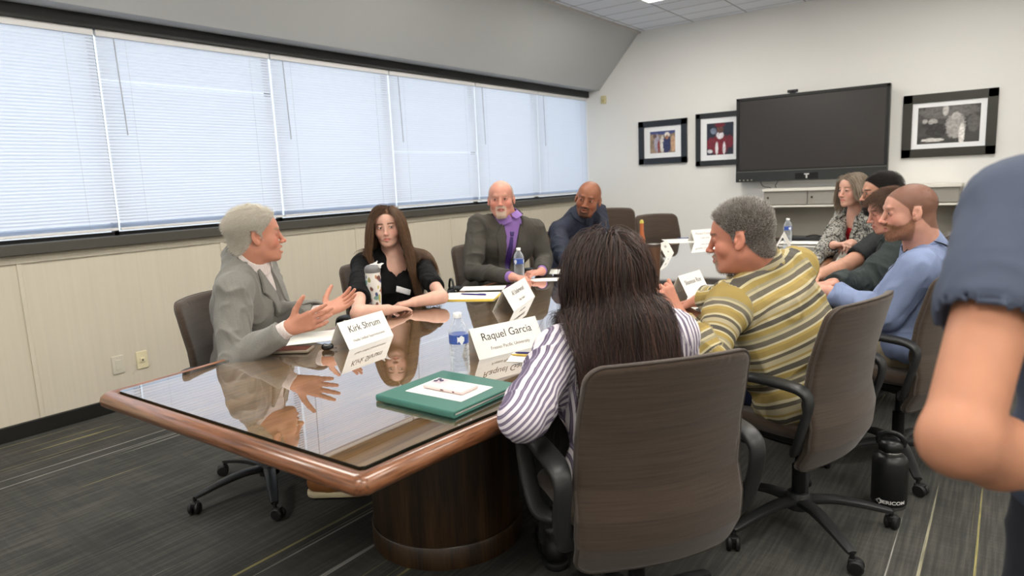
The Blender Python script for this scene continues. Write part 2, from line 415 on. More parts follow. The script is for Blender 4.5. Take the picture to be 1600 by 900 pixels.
def eye_pigment(q):
    # q local to eyeball, +y forward
    r = np.sqrt(q[:, 0] ** 2 + q[:, 2] ** 2); c = np.tile(A(lin((196, 184, 176))), (len(q), 1)); f = q[:, 1] > 0
    c[(r < .0070) & f] = lin((62, 44, 32)); c[(r < .0030) & f] = (.005, .005, .005); return c
def uvsphere(c, r, n=20, m=14):
    V = []; F = []
    for j in range(m + 1):
        for i in range(n):
            a = 2 * math.pi * i / n; b = math.pi * j / m; V.append((r * math.sin(b) * math.cos(a), r * math.cos(b), r * math.sin(b) * math.sin(a)))
    for j in range(m):
        for i in range(n): F.append((j * n + i, (j + 1) * n + i, (j + 1) * n + (i + 1) % n, j * n + (i + 1) % n))
    return A(V), F
def hand_prims(w, f, n, side, curl=(20, 25, 20), spread=.12, thumb=(.75, .75, .3), sc=1.0, fingers=None, k=.006):
    f = nrm(f); n = A(n, float); n = nrm(n - f * (n @ f)); t = np.cross(f, n) if side > 0 else np.cross(n, f); w = A(w, float)
    P = []; offs = (.030, .010, -.011, -.030); lens = (.074, .083, .077, .060)
    for i in range(4):
        K = w + (f * (.092 - .004 * abs(i - 1)) + t * offs[i]) * sc
        P.append(RC(w + (f * .012 + t * offs[i] * .55) * sc, K, .0150 * sc, .0118 * sc, .014))
        cu = curl if fingers is None else fingers[i]; th = 0; p = K; d0 = nrm(f + t * spread * (1.5 - i) * .67)
        for j, (lf, r0, r1) in enumerate(((.44, .0098, .0088), (.31, .0088, .0080), (.25, .0080, .0066))):
            th += cu[j] * D2R; d = d0 * math.cos(th) + n * math.sin(th); e = p + d * lens[i] * lf * sc
            P.append(RC(p, e, r0 * sc, r1 * sc, .0035)); p = e
    a = w + (f * .022 + t * .020 + n * .006) * sc; d = nrm(f * thumb[0] + t * thumb[1] + n * thumb[2]); b = a + d * .046 * sc
    d2 = nrm(d + f * .35); c = b + d2 * .034 * sc; d3 = nrm(d2 + f * .2); e = c + d3 * .026 * sc
    P += [RC(a, b, .0165 * sc, .0118 * sc, .012), RC(b, c, .0112 * sc, .0100 * sc, .004), RC(c, e, .0098 * sc, .0078 * sc, .003)]
    P += [RC(w + (t * -.018 + f * .02) * sc, w + (t * -.024 + f * .065) * sc, .0140 * sc, .0120 * sc, .012)]
    return P
def frame_from(z, fwd):
    z = nrm(z); y = A(fwd, float); y = nrm(y - z * (y @ z)); x = np.cross(y, z); return np.stack([x, y, z], 1)
def yawv(a): return A([math.cos(a * D2R), math.sin(a * D2R), 0.])
class Person: pass
def make_person(sp):
    """sp: hip, yaw, neck (world), head dict(pos, yaw, pitch, roll), arms, legs"""
    g = Person(); g.sp = sp; H = A(sp['hip'], float); N = A(sp['neck'], float); yaw = sp['yaw']
    g.H = H; g.N = N; g.L = np.linalg.norm(N - H); TR = frame_from(N - H, yawv(sp.get('chest_yaw', yaw))); g.T = TF(H, TR)
    h = sp['head']; hr = rotz((h['yaw'] - 90) * D2R) @ rotx(h.get('pitch', 0) * D2R) @ roty(h.get('roll', 0) * D2R)
    g.HT = TF(h['pos'], hr, h.get('s', 1.0)); g.h = h; L = g.L; sw = sp.get('sw', .19); g.sw = sw
    g.S = {s: g.T.fwd(A(sp.get('shoulder', {}).get(s, (s * sw, -.005, L - .055)))) for s in (-1, 1)}
    g.arm = {}
    for s in (-1, 1):
        a = sp['arms'][s]; W = A(a['w'], float); S = g.S[s]
        if 'e' in a: E = A(a['e'], float)
        else:
            l1, l2 = sp.get('armlen', (.30, .265)); d = W - S; D = min(np.linalg.norm(d), (l1 + l2) * .995); u = nrm(d); x = (l1 * l1 - l2 * l2 + D * D) / (2 * D); hh = math.sqrt(max(l1 * l1 - x * x, 1e-6))
            pole = A(a.get('pole', (0, 0, -1)), float); pole = nrm(pole - u * (pole @ u)); E = S + u * x + pole * hh
        g.arm[s] = (S, E, W)
    g.root = empty('person', (H[0], H[1], 0)); g.inv = -A([H[0], H[1], 0])
    tag(g.root, sp['label'], 'person', sp.get('group'))
    return g
def add_mesh(g, name, V, F, m, parent=None, attrs=None, smooth=True):
    p = g.root if parent is None else parent
    o = mesh_np(name, V + g.inv, F, m, p, smooth, attrs); return o
def torso_prims(g, off=0.0, k=.05):
    sp = g.sp; T = g.T; L = g.L; gi = sp.get('girth', 1.0); bel = sp.get('belly', 0.0); sw = g.sw; bust = sp.get('bust', 0)
    P = [EL((0, -.005, .0), (.180 * gi + off, .125 * gi + off, .12), 0, T=T), EL((0, .01, .16), (.155 * gi + off, .112 * gi + off, .17), k, T=T),
         EL((0, 0, L - .19), (.172 * (.6 + .4 * gi) + off, .112 * (.6 + .4 * gi) + off, .19), k, T=T)]
    if bel: P.append(EL((0, .05 + bel * .05, .13), (.14 * gi + off, .10 + .05 * bel + off, .13), k, T=T))
    for s in (-1, 1):
        S = T.inv(g.S[s][None])[0]
        P += [EL((s * .075, .055, L - .17), (.085 + off, .055 + off + bust * .035, .075), .04, T=T)]
        P += [RC((s * .02, -.022, L - .008), S * A([.82, 1, 1]) + A([0, 0, .002]), .052 + off * .8, .047 + off, .05, T=T)]
        P += [RC(S * A([.55, 1, 1]) - A([0, 0, .03]), S * A([.93, 1, 1]) - A([0, 0, .012]), .058 + off, .048 + off, .04, T=T)]
    return P
def sleeve_prims(g, off=0.0, frac=1.0, k=.03, r=(.052, .046, .042, .031), ends=None):
    """frac: 1 = to the wrist; .5 = to the elbow"""
    P = []
    for s in (-1, 1):
        S, E, W = g.arm[s]; f = frac[s] if isinstance(frac, dict) else frac
        if f >= .5:
            P += [RC(S, E, r[0] + off, r[1] + off, k)]
            if f > .5: e = E + (W - E) * (f - .5) * 2; P += [RC(E, e, r[2] + off, r[2] + (r[3] - r[2]) * (f - .5) * 2 + off, .022)]
        else: e = S + (E - S) * f * 2; P += [RC(S, e, r[0] + off, r[1] + off + .004, k)]
    return P
def cut_cap(p0, d):
    """keeps the side of a plane through p0 opposite to d"""
    d = nrm(d); p0 = A(p0, float); return FN(lambda p: (p - p0) @ d, .003, 'i')
def arm_end_cut(g, s, f):
    S, E, W = g.arm[s]
    if f > .5: a, b, t = E, W, (f - .5) * 2
    else: a, b, t = S, E, f * 2
    c = a + (b - a) * t; d = nrm(b - a)
    # slab that only removes near the limb end
    return FN(lambda p: np.minimum(c @ d - p @ d, .07 - np.linalg.norm(p - c - d * .05, axis=1)) * -1.0, .003, 's') if False else EL(c + d * .052, .052, .002, 's')
def body_mesh(g, vox=.003, torso_r=.06, fem=0):
    h = g.h; T = g.HT; s_ = T.s; P = head_prims(T, h)
    nt = T.fwd(A([0, -.030, -.055])); NB = g.N + (g.T.R @ A([0, .005, -.02])); nr = h.get('neck', .054)
    P += [RC(nt, NB, nr * s_, nr * 1.05, .025), RC(T.fwd(A([0, -.045, -.04])), NB, nr * .85, nr, .03)]
    c = g.T.fwd(A([0, .01, g.L - .16]))
    P += [RC(NB, c, .055, torso_r, .05), RC(c, g.H + A([0, 0, .05]), torso_r, torso_r, .04)]
    chest = g.sp.get('skin_chest')
    if chest: P += [EL((0, .02, g.L - .09), chest, .03, T=g.T)]
    for s in (-1, 1):
        S, E, W = g.arm[s]; a = g.sp['arms'][s]; ar = a.get('r', (.044, .036, .037, .025))
        P += [RC(c, S, .05, ar[0], .04), RC(S, E, ar[0], ar[1], .03), RC(E, E + (W - E) * .3, ar[1], ar[2], .02), RC(E + (W - E) * .3, W, ar[2], ar[3], .02),
              RC(E, W, ar[1] * .8, ar[3], .02)]
        f = nrm(a.get('f', W - E)); P += hand_prims(W, f, a.get('n', (0, 0, -1)), s, **a.get('hand', {}))
        P[-1].k = P[-1].k
    pts = np.stack([T.fwd(A(v)) for v in ((-.12, -.14, -.14), (.12, .14, .14), (0, 0, .14), (0, .14, 0), (0, -.14, 0), (.12, 0, 0), (-.12, 0, 0))] + [q for s in (-1, 1) for q in g.arm[s]] + [g.arm[s][2] + nrm(g.sp['arms'][s].get('f', g.arm[s][2] - g.arm[s][1])) * .2 for s in (-1, 1)] + [g.H])
    V, F = sculpt(P, pts.min(0) - .1, pts.max(0) + .1, vox)
    g.bodyP = P; g.headP = P[:len(head_prims(T, h)) + 2]
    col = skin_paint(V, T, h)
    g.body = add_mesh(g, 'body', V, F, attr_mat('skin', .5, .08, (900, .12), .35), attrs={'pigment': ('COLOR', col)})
    for s in (-1, 1):
        V, F = uvsphere(0, .0122); gz = h.get('gaze', (0, 0)); R = rotz(gz[0] * D2R) @ rotx(gz[1] * D2R)
        c = eye_pigment(V); Vw = T.fwd(V @ R.T + A([s * .0315, .0752, .0018]))
        add_mesh(g, 'eye', Vw, F, attr_mat('eyeball', .12, 0, None, .6), g.body, {'pigment': ('COLOR', c)})
    return P
def garment(g, name, P, m, vox=.005, warp=None, lo=None, hi=None, parent=None, paint=None, fold=None, post=None):
    pts = np.stack([g.N, g.H, g.T.fwd(A([-.3, -.2, -.12])), g.T.fwd(A([.3, .28, 0])), g.T.fwd(A([.3, -.2, g.L + .06])), g.T.fwd(A([-.3, .28, g.L]))] + [q for s in (-1, 1) for q in g.arm[s]] + ([] if 'kneepts' not in g.__dict__ else g.kneepts))
    lo = pts.min(0) - .1 if lo is None else lo; hi = pts.max(0) + .1 if hi is None else hi
    V, F = sculpt(P, lo, hi, vox); at_ = {}
    V0 = V
    if fold: V = crease(V, F, *fold)
    if post is not None: V = post(V, F)
    if warp is not None: at_['warp'] = ('FLOAT', warp(V0))
    if paint is not None: at_['pigment'] = ('COLOR', paint(V))
    return add_mesh(g, name, V, F, m, parent, at_)
def seg_dist(p, a, b):
    ab = b - a; t = np.clip((p - a) @ ab / (ab @ ab), 0, 1); return _n(p - a - t[:, None] * ab), t * np.linalg.norm(ab)
def drape(P, pts, off=.002, it=6):
    p = A(pts, float)
    for _ in range(it): d, n = grad(P, p); p = p + (off - d)[:, None] * n
    return p
def patch(field, T, poly, th=.003, lift=.002, front=1, rnd=.002):
    """cloth laid on a garment: shell of the garment's field inside an outline in the torso's x-z plane"""
    def f(p):
        q = T.inv(p); d = ev(field, p); return np.maximum(np.maximum(np.abs(d - lift) - th, poly2d(q[:, 0], q[:, 2], poly)), -front * q[:, 1] + .0)
    return Pr(f, 0, 'u')
def roots(g, P, mask, n, seed=1):
    """points on the scalp where mask(local) > 0"""
    r = np.random.default_rng(seed); N_ = n * 4; i = np.arange(N_) + .5; ph = np.arccos(1 - 2 * i / N_); th = math.pi * (1 + 5 ** .5) * i
    d = np.stack([np.cos(th) * np.sin(ph), np.sin(th) * np.sin(ph), np.cos(ph)], 1); d += r.normal(0, .02, d.shape); d /= np.linalg.norm(d, axis=1, keepdims=True)
    c = g.HT.fwd(A([0, -.005, .01])); p = c + (d @ g.HT.R.T) * .18 * g.HT.s
    for _ in range(14): e = ev(P, p); p = p - (d @ g.HT.R.T) * e[:, None] * .9
    q = g.HT.inv(p); k = mask(q) > 0
    p = p[k]; q = q[k]
    if len(p) > n: j = r.permutation(len(p))[:n]; p = p[j]; q = q[j]
    return p, q
def grow(P, p, q, g, comb, steps, ds, off=(.001, .012), stiff=.6, grav=.3, jit=.05, seed=2, curl=0.0, extra=None, wave=0.0, length=None):
    r = np.random.default_rng(seed); n = len(p); _, nn = grad(P, p); d = nn * .6 + comb(q) @ g.HT.R.T; d /= np.linalg.norm(d, axis=1, keepdims=True) + 1e-9
    lay = r.random(n) ** 1.5; path = [p.copy()]; lf = np.ones(n) if length is None else length(q, r); ph = r.random(n) * 6.28; C = P if extra is None else P + extra; fr = r.uniform(.8, 1.2, n)
    stepl = ds * lf
    for s in range(steps):
        ql = g.HT.inv(p); cm = comb(ql) @ g.HT.R.T
        dd = d * stiff + cm * (1 - stiff) + A([0, 0, -1.]) * grav * min(1, (s + 1) / 4) + r.normal(0, jit, p.shape)
        if wave: a = ph + s * .75 * fr; dd += (np.cos(a)[:, None] * g.HT.R[:, 0] + np.sin(a * .9 + 1)[:, None] * g.HT.R[:, 1]) * wave * min(1, s / 6)
        if curl: a = ph + s * 1.6; dd += np.stack([np.cos(a), np.sin(a), np.cos(a * 1.3)], 1) * curl
        dd /= np.linalg.norm(dd, axis=1, keepdims=True) + 1e-9; d = dd; p = p + d * stepl[:, None]
        e, nn = grad(C, p); want = off[0] + (off[1] - off[0]) * lay * min(1, (s + 1) / 3) * lf; push = np.maximum(want - e, 0)
        p = p + nn * push[:, None]; path.append(p.copy())
    return np.stack(path, 1) 
def hair(g, name, paths, rad, m, tip=.35):
    return strands(name, paths + g.inv, rad, m, g.root, tip)
def smooth_paths(pa, it=2):
    for _ in range(it): pa[:, 1:-1] = .25 * pa[:, :-2] + .5 * pa[:, 1:-1] + .25 * pa[:, 2:]
    return pa
def legs(g, m, shoe_m=None, sole_m=None, girth=1.0, vox=.006, seat=True, name='trousers', shoes=True):
    sp = g.sp; P = [EL((0, -.01, -.01), (.165 * sp.get('girth', 1), .125, .10), 0, T=g.T)]; yaw = sp['yaw']; F_ = yawv(yaw); Rr = yawv(yaw - 90); pts = [g.H]
    for s in (-1, 1):
        lg = sp.get('legs', {}).get(s, {}); hipj = g.H + Rr * s * .085 + A([0, 0, -.01]); K = A(lg.get('k', g.H + F_ * .43 + Rr * s * .13 + A([0, 0, -.02]))); An = A(lg.get('a', (K[0] + F_[0] * .02, K[1] + F_[1] * .02, .10)))
        P += [RC(hipj, K, .082 * girth, .062 * girth, .03), RC(K, An, .060 * girth, .050, .02)]; pts += [K, An]
        if shoes:
            fd = A([*nrm(lg.get('toe', F_))[:2], 0]); fd = nrm(fd); sd = np.cross(fd, A([0, 0, 1.])); R = np.stack([sd, fd, A([0, 0, 1.])], 1); T = TF((An[0], An[1], An[2] - .10), R)
            V, F = sculpt([RC((0, -.035, .062), (0, .03, .055), .042, .042, 0, T=T), RC((0, .03, .045), (0, .15, .038), .042, .034, .03, T=T), RC((0, -.03, .06), (0, -.02, .13), .042, .046, .02, T=T), FN(lambda p, T=T: .024 - T.inv(p)[:, 2], .004)],
                          np.minimum(T.o - .25, T.o), T.o + A([.25, .25, .22]), .005)
            so = add_mesh(g, 'shoe', V, F, shoe_m)
            V, F = sculpt([RC((0, -.035, .014), (0, .15, .014), .047, .042, 0, T=T), EL((0, .09, .014), (.046, .08, .03), .01, T=T), FN(lambda p, T=T: np.abs(T.inv(p)[:, 2] - .014) - .013, .003)],
                          T.o - .25, T.o + A([.25, .25, .1]), .004)
            add_mesh(g, 'sole', V, F, sole_m, so)
            lc = MB()
            for i in range(4):
                y0 = .035 + i * .018; z0 = .098 - i * .008; lc.sweep([T.fwd(A(v)) + g.inv for v in ((-.024, y0, z0 - .008), (0, y0 + .004, z0), (.024, y0 + .004, z0 - .008))], .0025, n=6)
            lc.build('laces', mat('lace_cloth', (60, 50, 44)), so)
    pts = np.stack(pts); V, F = sculpt(P, pts.min(0) - .16, pts.max(0) + .16, vox); V = crease(V, F, .005, 13, seed=3)
    return add_mesh(g, name, V, F, m)
# ------------------------------------------------------------------ the room
WX = -4.674; WY = 8.215; ZC = 3.165
wall_m = mat('painted_wall', (233, 232, 228), .85, bump=(180, .06))
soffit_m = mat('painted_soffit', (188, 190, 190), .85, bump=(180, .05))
panel_m = mat('wall_panel_vinyl', (206, 198, 180), .7, noise=(3, .03), stretch=(1, 14, .25), bump=(60, .08))
black_base = mat('rubber_baseboard', (26, 26, 24), .5)
dark_alu = mat('bronze_aluminium', (74, 72, 66), .5)
black_alu = mat('black_aluminium', (22, 24, 24), .4)
def struct(o): return tag(o, kind='structure')
def carpet():
    m, nt, N, L, B = newmat('carpet_tile'); tc = N.new('ShaderNodeTexCoord'); sx = N.new('ShaderNodeSeparateXYZ'); L.new(tc.outputs['Object'], sx.inputs[0])
    def mp(sc, rot=0):
        q = N.new('ShaderNodeMapping'); q.inputs['Scale'].default_value = sc; q.inputs['Rotation'].default_value = (0, 0, rot); L.new(tc.outputs['Object'], q.inputs[0]); return q
    def nz(sc, det=3, scale=1.0):
        q = mp(sc); t = N.new('ShaderNodeTexNoise'); t.inputs['Scale'].default_value = scale; t.inputs['Detail'].default_value = det; L.new(q.outputs[0], t.inputs[0]); return t.outputs['Fac']
    def math_(op, a, b=None, c=None):
        q = N.new('ShaderNodeMath'); q.operation = op
        for i, v in enumerate((a, b, c)):
            if v is None: continue
            if isinstance(v, (int, float)): q.inputs[i].default_value = v
            else: L.new(v, q.inputs[i])
        return q.outputs[0]
    def mr(a, lo, hi, o0=0, o1=1):
        q = N.new('ShaderNodeMapRange'); q.inputs[1].default_value = lo; q.inputs[2].default_value = hi; q.inputs[3].default_value = o0; q.inputs[4].default_value = o1; L.new(a, q.inputs[0]); return q.outputs[0]
    # planks .25 x 1 m laid along the window wall, each with a random tone
    br = N.new('ShaderNodeTexBrick'); bm_ = mp((1, 1, 1), math.pi / 2); L.new(bm_.outputs[0], br.inputs['Vector'])
    br.inputs['Scale'].default_value = 1; br.inputs['Brick Width'].default_value = 1.0; br.inputs['Row Height'].default_value = .25; br.inputs['Mortar Size'].default_value = .0015
    br.inputs['Color1'].default_value = (0, 0, 0, 1); br.inputs['Color2'].default_value = (1, 1, 1, 1); br.inputs['Mortar'].default_value = (.3, .3, .3, 1)
    along = nz((75, 3.0, 1)); across = nz((2.5, 50, 1)); fine = nz((300, 300, 1)); blot = nz((5, 5, 1))
    v = math_('ADD', math_('MULTIPLY', along, .55), math_('MULTIPLY', across, .14)); v = math_('ADD', v, math_('MULTIPLY', fine, .35))
    v = math_('ADD', v, math_('MULTIPLY', mr(br.outputs['Color'], 0, 1), .05)); v = math_('ADD', v, math_('MULTIPLY', blot, .24))
    r = ramp(N, [(0, (52, 53, 51)), (.45, (66, 66, 63)), (.65, (77, 76, 72)), (1, (94, 92, 86))]); L.new(mr(v, .42, .92), r.inputs[0])
    acc = math_('MULTIPLY', mr(nz((34, .22, 1), 1), .645, .67), mr(nz((.9, .6, 1), 0), .47, .52)); fadeY = mr(nz((300, 7, 1)), .35, .6, .35, 1)
    acc = math_('MULTIPLY', math_('MULTIPLY', acc, fadeY), .55)
    tone = ramp(N, [(0, (190, 180, 110)), (1, (200, 198, 190))]); L.new(mr(nz((2.4, .2, 1), 0), .45, .55), tone.inputs[0])
    mx = N.new('ShaderNodeMix'); mx.data_type = 'RGBA'; L.new(acc, mx.inputs[0]); L.new(r.outputs[0], mx.inputs[6]); L.new(tone.outputs[0], mx.inputs[7])
    L.new(mx.outputs[2], B.inputs['Base Color']); B.inputs['Roughness'].default_value = .97; B.inputs['Specular IOR Level'].default_value = .1
    b = N.new('ShaderNodeBump'); b.inputs['Strength'].default_value = .5; b.inputs['Distance'].default_value = .003; L.new(v, b.inputs['Height']); L.new(b.outputs[0], B.inputs['Normal'])
    return m
def ceiling_mat():
    m, nt, N, L, B = newmat('ceiling_tile'); tc = N.new('ShaderNodeTexCoord'); mp = N.new('ShaderNodeMapping'); L.new(tc.outputs['Object'], mp.inputs[0])
    br = N.new('ShaderNodeTexBrick'); br.offset = 0; br.squash = 1; L.new(mp.outputs[0], br.inputs['Vector']); mp.inputs['Location'].default_value = (3.195, -7.768, 0)
    br.inputs['Scale'].default_value = 1; br.inputs['Brick Width'].default_value = .635; br.inputs['Row Height'].default_value = .32; br.inputs['Mortar Size'].default_value = .007; br.inputs['Mortar Smooth'].default_value = .2
    br.inputs['Color1'].default_value = (*lin((236, 240, 248)), 1); br.inputs['Color2'].default_value = (*lin((230, 234, 242)), 1); br.inputs['Mortar'].default_value = (*lin((140, 140, 142)), 1)
    L.new(br.outputs['Color'], B.inputs['Base Color']); B.inputs['Roughness'].default_value = .9
    t = N.new('ShaderNodeTexNoise'); t.inputs['Scale'].default_value = 120; L.new(tc.outputs['Object'], t.inputs[0]); b = N.new('ShaderNodeBump'); b.inputs['Strength'].default_value = .2; b.inputs['Distance'].default_value = .004
    L.new(t.outputs['Fac'], b.inputs['Height']); L.new(b.outputs[0], B.inputs['Normal']); return m
RX = 2.3; BY = -2.6
struct(MB().box((-1.2, 2.8, -.05), (3.6, 5.6, .05)).build('floor', carpet()))
struct(MB().box(((RX - 3.92) / 2, (WY + BY) / 2, ZC + .04), ((RX + 3.92) / 2, (WY - BY) / 2, .04)).build('ceiling', ceiling_mat()))
struct(MB().box(((RX + WX) / 2, WY + .06, 1.6), ((RX - WX) / 2 + .2, .06, 1.75)).build('wall_far', wall_m))
struct(MB().box((RX + .06, (WY + BY) / 2, 1.6), (.06, (WY - BY) / 2 + .1, 1.75)).build('wall_right', wall_m))
struct(MB().box(((RX + WX) / 2, BY - .06, 1.6), ((RX - WX) / 2 + .2, .06, 1.75)).build('wall_back', wall_m))
struct(MB().box((WX - .06, (WY + BY) / 2, .54), (.06, (WY - BY) / 2, .54)).build('wall_left', panel_m))
so = MB(); y0, y1 = BY, WY
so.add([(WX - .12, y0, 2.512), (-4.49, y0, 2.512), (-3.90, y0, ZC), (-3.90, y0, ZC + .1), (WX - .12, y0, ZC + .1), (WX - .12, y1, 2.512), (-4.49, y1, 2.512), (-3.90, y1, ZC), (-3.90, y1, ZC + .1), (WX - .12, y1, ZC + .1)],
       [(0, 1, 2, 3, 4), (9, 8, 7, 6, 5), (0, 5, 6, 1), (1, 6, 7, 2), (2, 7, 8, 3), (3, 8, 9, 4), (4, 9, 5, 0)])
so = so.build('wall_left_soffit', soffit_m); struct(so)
struct(MB().box((-3.905, (y0 + y1) / 2, ZC - .012), (.022, (y1 - y0) / 2, .012)).build('trim_1', mat('trim_paint', (190, 188, 182), .6)))
struct(MB().box((WX + .012, (y0 + y1) / 2, .045), (.012, (y1 - y0) / 2, .045), bev=.004).build('baseboard_left', black_base))
struct(MB().box(((RX + WX) / 2, WY - .01, .045), ((RX - WX) / 2, .01, .045), bev=.004).build('baseboard_far', black_base))
struct(MB().box((RX - .01, (y0 + y1) / 2, .045), (.01, (y1 - y0) / 2, .045), bev=.004).build('baseboard_right', black_base))
# strips under the sill and the panel joints
t = MB(); t.box((WX + .005, (y0 + y1) / 2, 1.04), (.006, (y1 - y0) / 2, .011), bev=.002)
struct(t.build('trim_2', panel_m))
for i, yy in enumerate([-1.1, .18, 1.46, 2.74, 4.02, 5.3, 6.58, 7.86]):
    struct(MB().box((WX + .004, yy, .56), (.005, .012, .47), bev=.002).build('trim_%d' % (i + 3), panel_m))
def front_only(N_, L_, fac, ma, mx):
    g = N_.new('ShaderNodeNewGeometry'); inv = N_.new('ShaderNodeMath'); inv.operation = 'SUBTRACT'; inv.inputs[0].default_value = 1; L_.new(g.outputs['Backfacing'], inv.inputs[1])
    mu = N_.new('ShaderNodeMath'); mu.operation = 'MULTIPLY'; L_.new(inv.outputs[0], mu.inputs[0])
    if ma is not None: L_.new(fac, ma.inputs[0]); L_.new(ma.outputs[0], mu.inputs[1])
    else: L_.new(fac, mu.inputs[1])
    L_.new(mu.outputs[0], mx.inputs[0])
# window band: bronze frame, glass, mullions
ms = [WY - .01, 7.022, 5.823, 4.565, 3.312, 2.057, .80, -.455, -1.71, BY]
glass_m, nt, N_, L_, B_ = newmat('window_glass')
tr = N_.new('ShaderNodeBsdfTransparent'); gl = N_.new('ShaderNodeBsdfGlossy'); gl.inputs['Roughness'].default_value = .02; fr = N_.new('ShaderNodeFresnel'); fr.inputs[0].default_value = 1.5
mx = N_.new('ShaderNodeMixShader'); front_only(N_, L_, fr.outputs[0], None, mx); L_.new(tr.outputs[0], mx.inputs[1]); L_.new(gl.outputs[0], mx.inputs[2]); L_.new(mx.outputs[0], N_['Material Output'].inputs[0])
struct(MB().box((WX - .01, (y0 + y1) / 2, 1.110), (.060, (y1 - y0) / 2, .032), bev=.005).build('trim_20', dark_alu))
struct(MB().box((WX - .03, (y0 + y1) / 2, 2.472), (.052, (y1 - y0) / 2, .040), bev=.004).build('trim_21', black_alu))
gx = WX - .085
for i in range(len(ms) - 1):
    a, b = ms[i + 1], ms[i]; w = empty('window_%d' % (i + 1), (gx, (a + b) / 2, 1.14)); struct(w); hy = (b - a) / 2
    f = MB()
    for sy in (-1, 1): f.box((0, sy * (hy - .007), .66), (.022, .007, .66))
    f.box((0, 0, .012), (.022, hy, .012)); f.box((0, 0, 1.30), (.022, hy, .02)); f.build('frame', black_alu, w)
    MB().box((0, 0, .66), (.003, hy - .02, .645)).build('pane', glass_m, w)
# blinds
slat_m, nt, N_, L_, B_ = newmat('blind_slat')
B_.inputs['Base Color'].default_value = (*lin((226, 228, 232)), 1); B_.inputs['Roughness'].default_value = .45
tl = N_.new('ShaderNodeBsdfTranslucent'); tl.inputs[0].default_value = (.80, .87, 1.0, 1); mx = N_.new('ShaderNodeMixShader'); mx.inputs[0].default_value = .42
L_.new(B_.outputs[0], mx.inputs[1]); L_.new(tl.outputs[0], mx.inputs[2]); L_.new(mx.outputs[0], N_['Material Output'].inputs[0])
rail_m = mat('blind_rail', (222, 222, 222), .4)
def blind(a, b, label, tilt=66, open_rows=(), x=WX - .018):
    w = b - a - (.014 if a < 5 else .007); yc = (a + b) / 2; r = empty('mini_blind', (x, yc, 1.165)); tag(r, label, 'blind', 'mini blinds along the window band')
    MB().box((0, 0, 1.247), (.016, w / 2, .020), bev=.003).build('head_rail', rail_m, r)
    V = []; F = []; pitch = .0205; z = .030; k = 0
    rows = []
    while z < .062: rows.append((z, 6)); z += .004
    z += .010
    while z < 1.222: rows.append((z, tilt if k not in open_rows else 44)); z += pitch + (.002 if k in open_rows else 0); k += 1
    for (z, t) in rows:
        t = (t + random.uniform(-1.5, 1.5)) * D2R; b0 = len(V)
        for sy in (-1, 1):
            for j in range(5):
                u = (j - 2) / 2 * .0125; c = -.0018 * (1 - (u / .0125) ** 2)
                V.append((-(u * math.cos(t)) * 1 + c * math.sin(t), sy * w / 2, z + u * math.sin(t) + c * math.cos(t)))
        for j in range(4): F.append((b0 + j, b0 + j + 1, b0 + 6 + j, b0 + 5 + j))
    mesh_np('slats', V, F, slat_m, r)
    MB().box((0, 0, .018), (.012, w / 2, .009), bev=.003).build('bottom_rail', rail_m, r)
    for fy in (-.36, .36): MB().sweep([(.0135, fy * w, .02), (.0135, fy * w, 1.23)], .0006, n=5).build('ladder_cord', mat('cord_white', (200, 200, 200), .7), r)
    MB().sweep([(.022, -w / 2 + .10, 1.22), (.026, -w / 2 + .11, .62)], .0035, n=8).build('tilt_wand', mat('wand_clear', (170, 172, 178), .3), r)
blab = ['white mini blind in the far corner beside the wall with the framed photographs', 'white mini blind right behind the head of the man with the purple tie',
        'white mini blind with a thin bright slit halfway up, left of the purple-tie man', 'white mini blind between the grey-haired man in blazer and the long-haired woman',
        'white mini blind behind the man in grey blazer, bright slit near its top', 'white mini blind cut by the left edge of the photograph',
        'white mini blind nearest the viewer, beyond the left edge', 'white mini blind behind the viewer']
opens = {4: (43,), 2: (22,)}
for i in range(len(ms) - 2): blind(ms[i + 1], ms[i], blab[i], 61, opens.get(i, ()))
# outlets on the left wall
ivory = mat('ivory_plastic', (222, 212, 178), .45); pale_plate = mat('wall_plate_paint', (206, 200, 184), .6)
def plate(px, py, m, lab, sock):
    c = onx(px, py, WX + .004); r = empty('wall_plate', c); tag(r, lab, 'outlet')
    MB().box((0, 0, 0), (.004, .037, .059), bev=.003).build('cover', m, r)
    s = MB()
    if sock: s.box((.005, 0, .0), (.006, .016, .016), bev=.003)
    else: s.box((.004, 0, .0), (.003, .017, .033), bev=.002)
    for z in (.045, -.045): MB().lathe([(.004, 0), (.004, .002), (0, .003)], (.0035, 0, z), 10, roty(math.pi / 2)).build('screw', m, r)
    o = s.build('socket' if sock else 'blank_insert', m, r)
    if sock: MB().lathe([(.006, 0), (.006, .002)], (.0105, 0, .0), 12, roty(math.pi / 2)).build('jack_hole', mat('hole_black', (20, 20, 18), .6), o)
plate(222, 562, ivory, 'ivory wall plate with a dark round jack under the window', True)
plate(184.5, 570, pale_plate, 'blank beige wall plate left of the ivory one', False)
# sensor on the far wall
c = ony(943, 156, WY - .015); r = empty('wall_sensor', c); tag(r, 'small yellowed box high in the far corner of the wall', 'sensor')
MB().box((0, 0, 0), (.035, .018, .052), bev=.008).build('housing', mat('aged_plastic', (212, 202, 160), .5), r)
MB().box((0, -.019, -.012), (.020, .004, .018), bev=.003).build('lens', mat('sensor_lens', (196, 184, 130), .3), r)
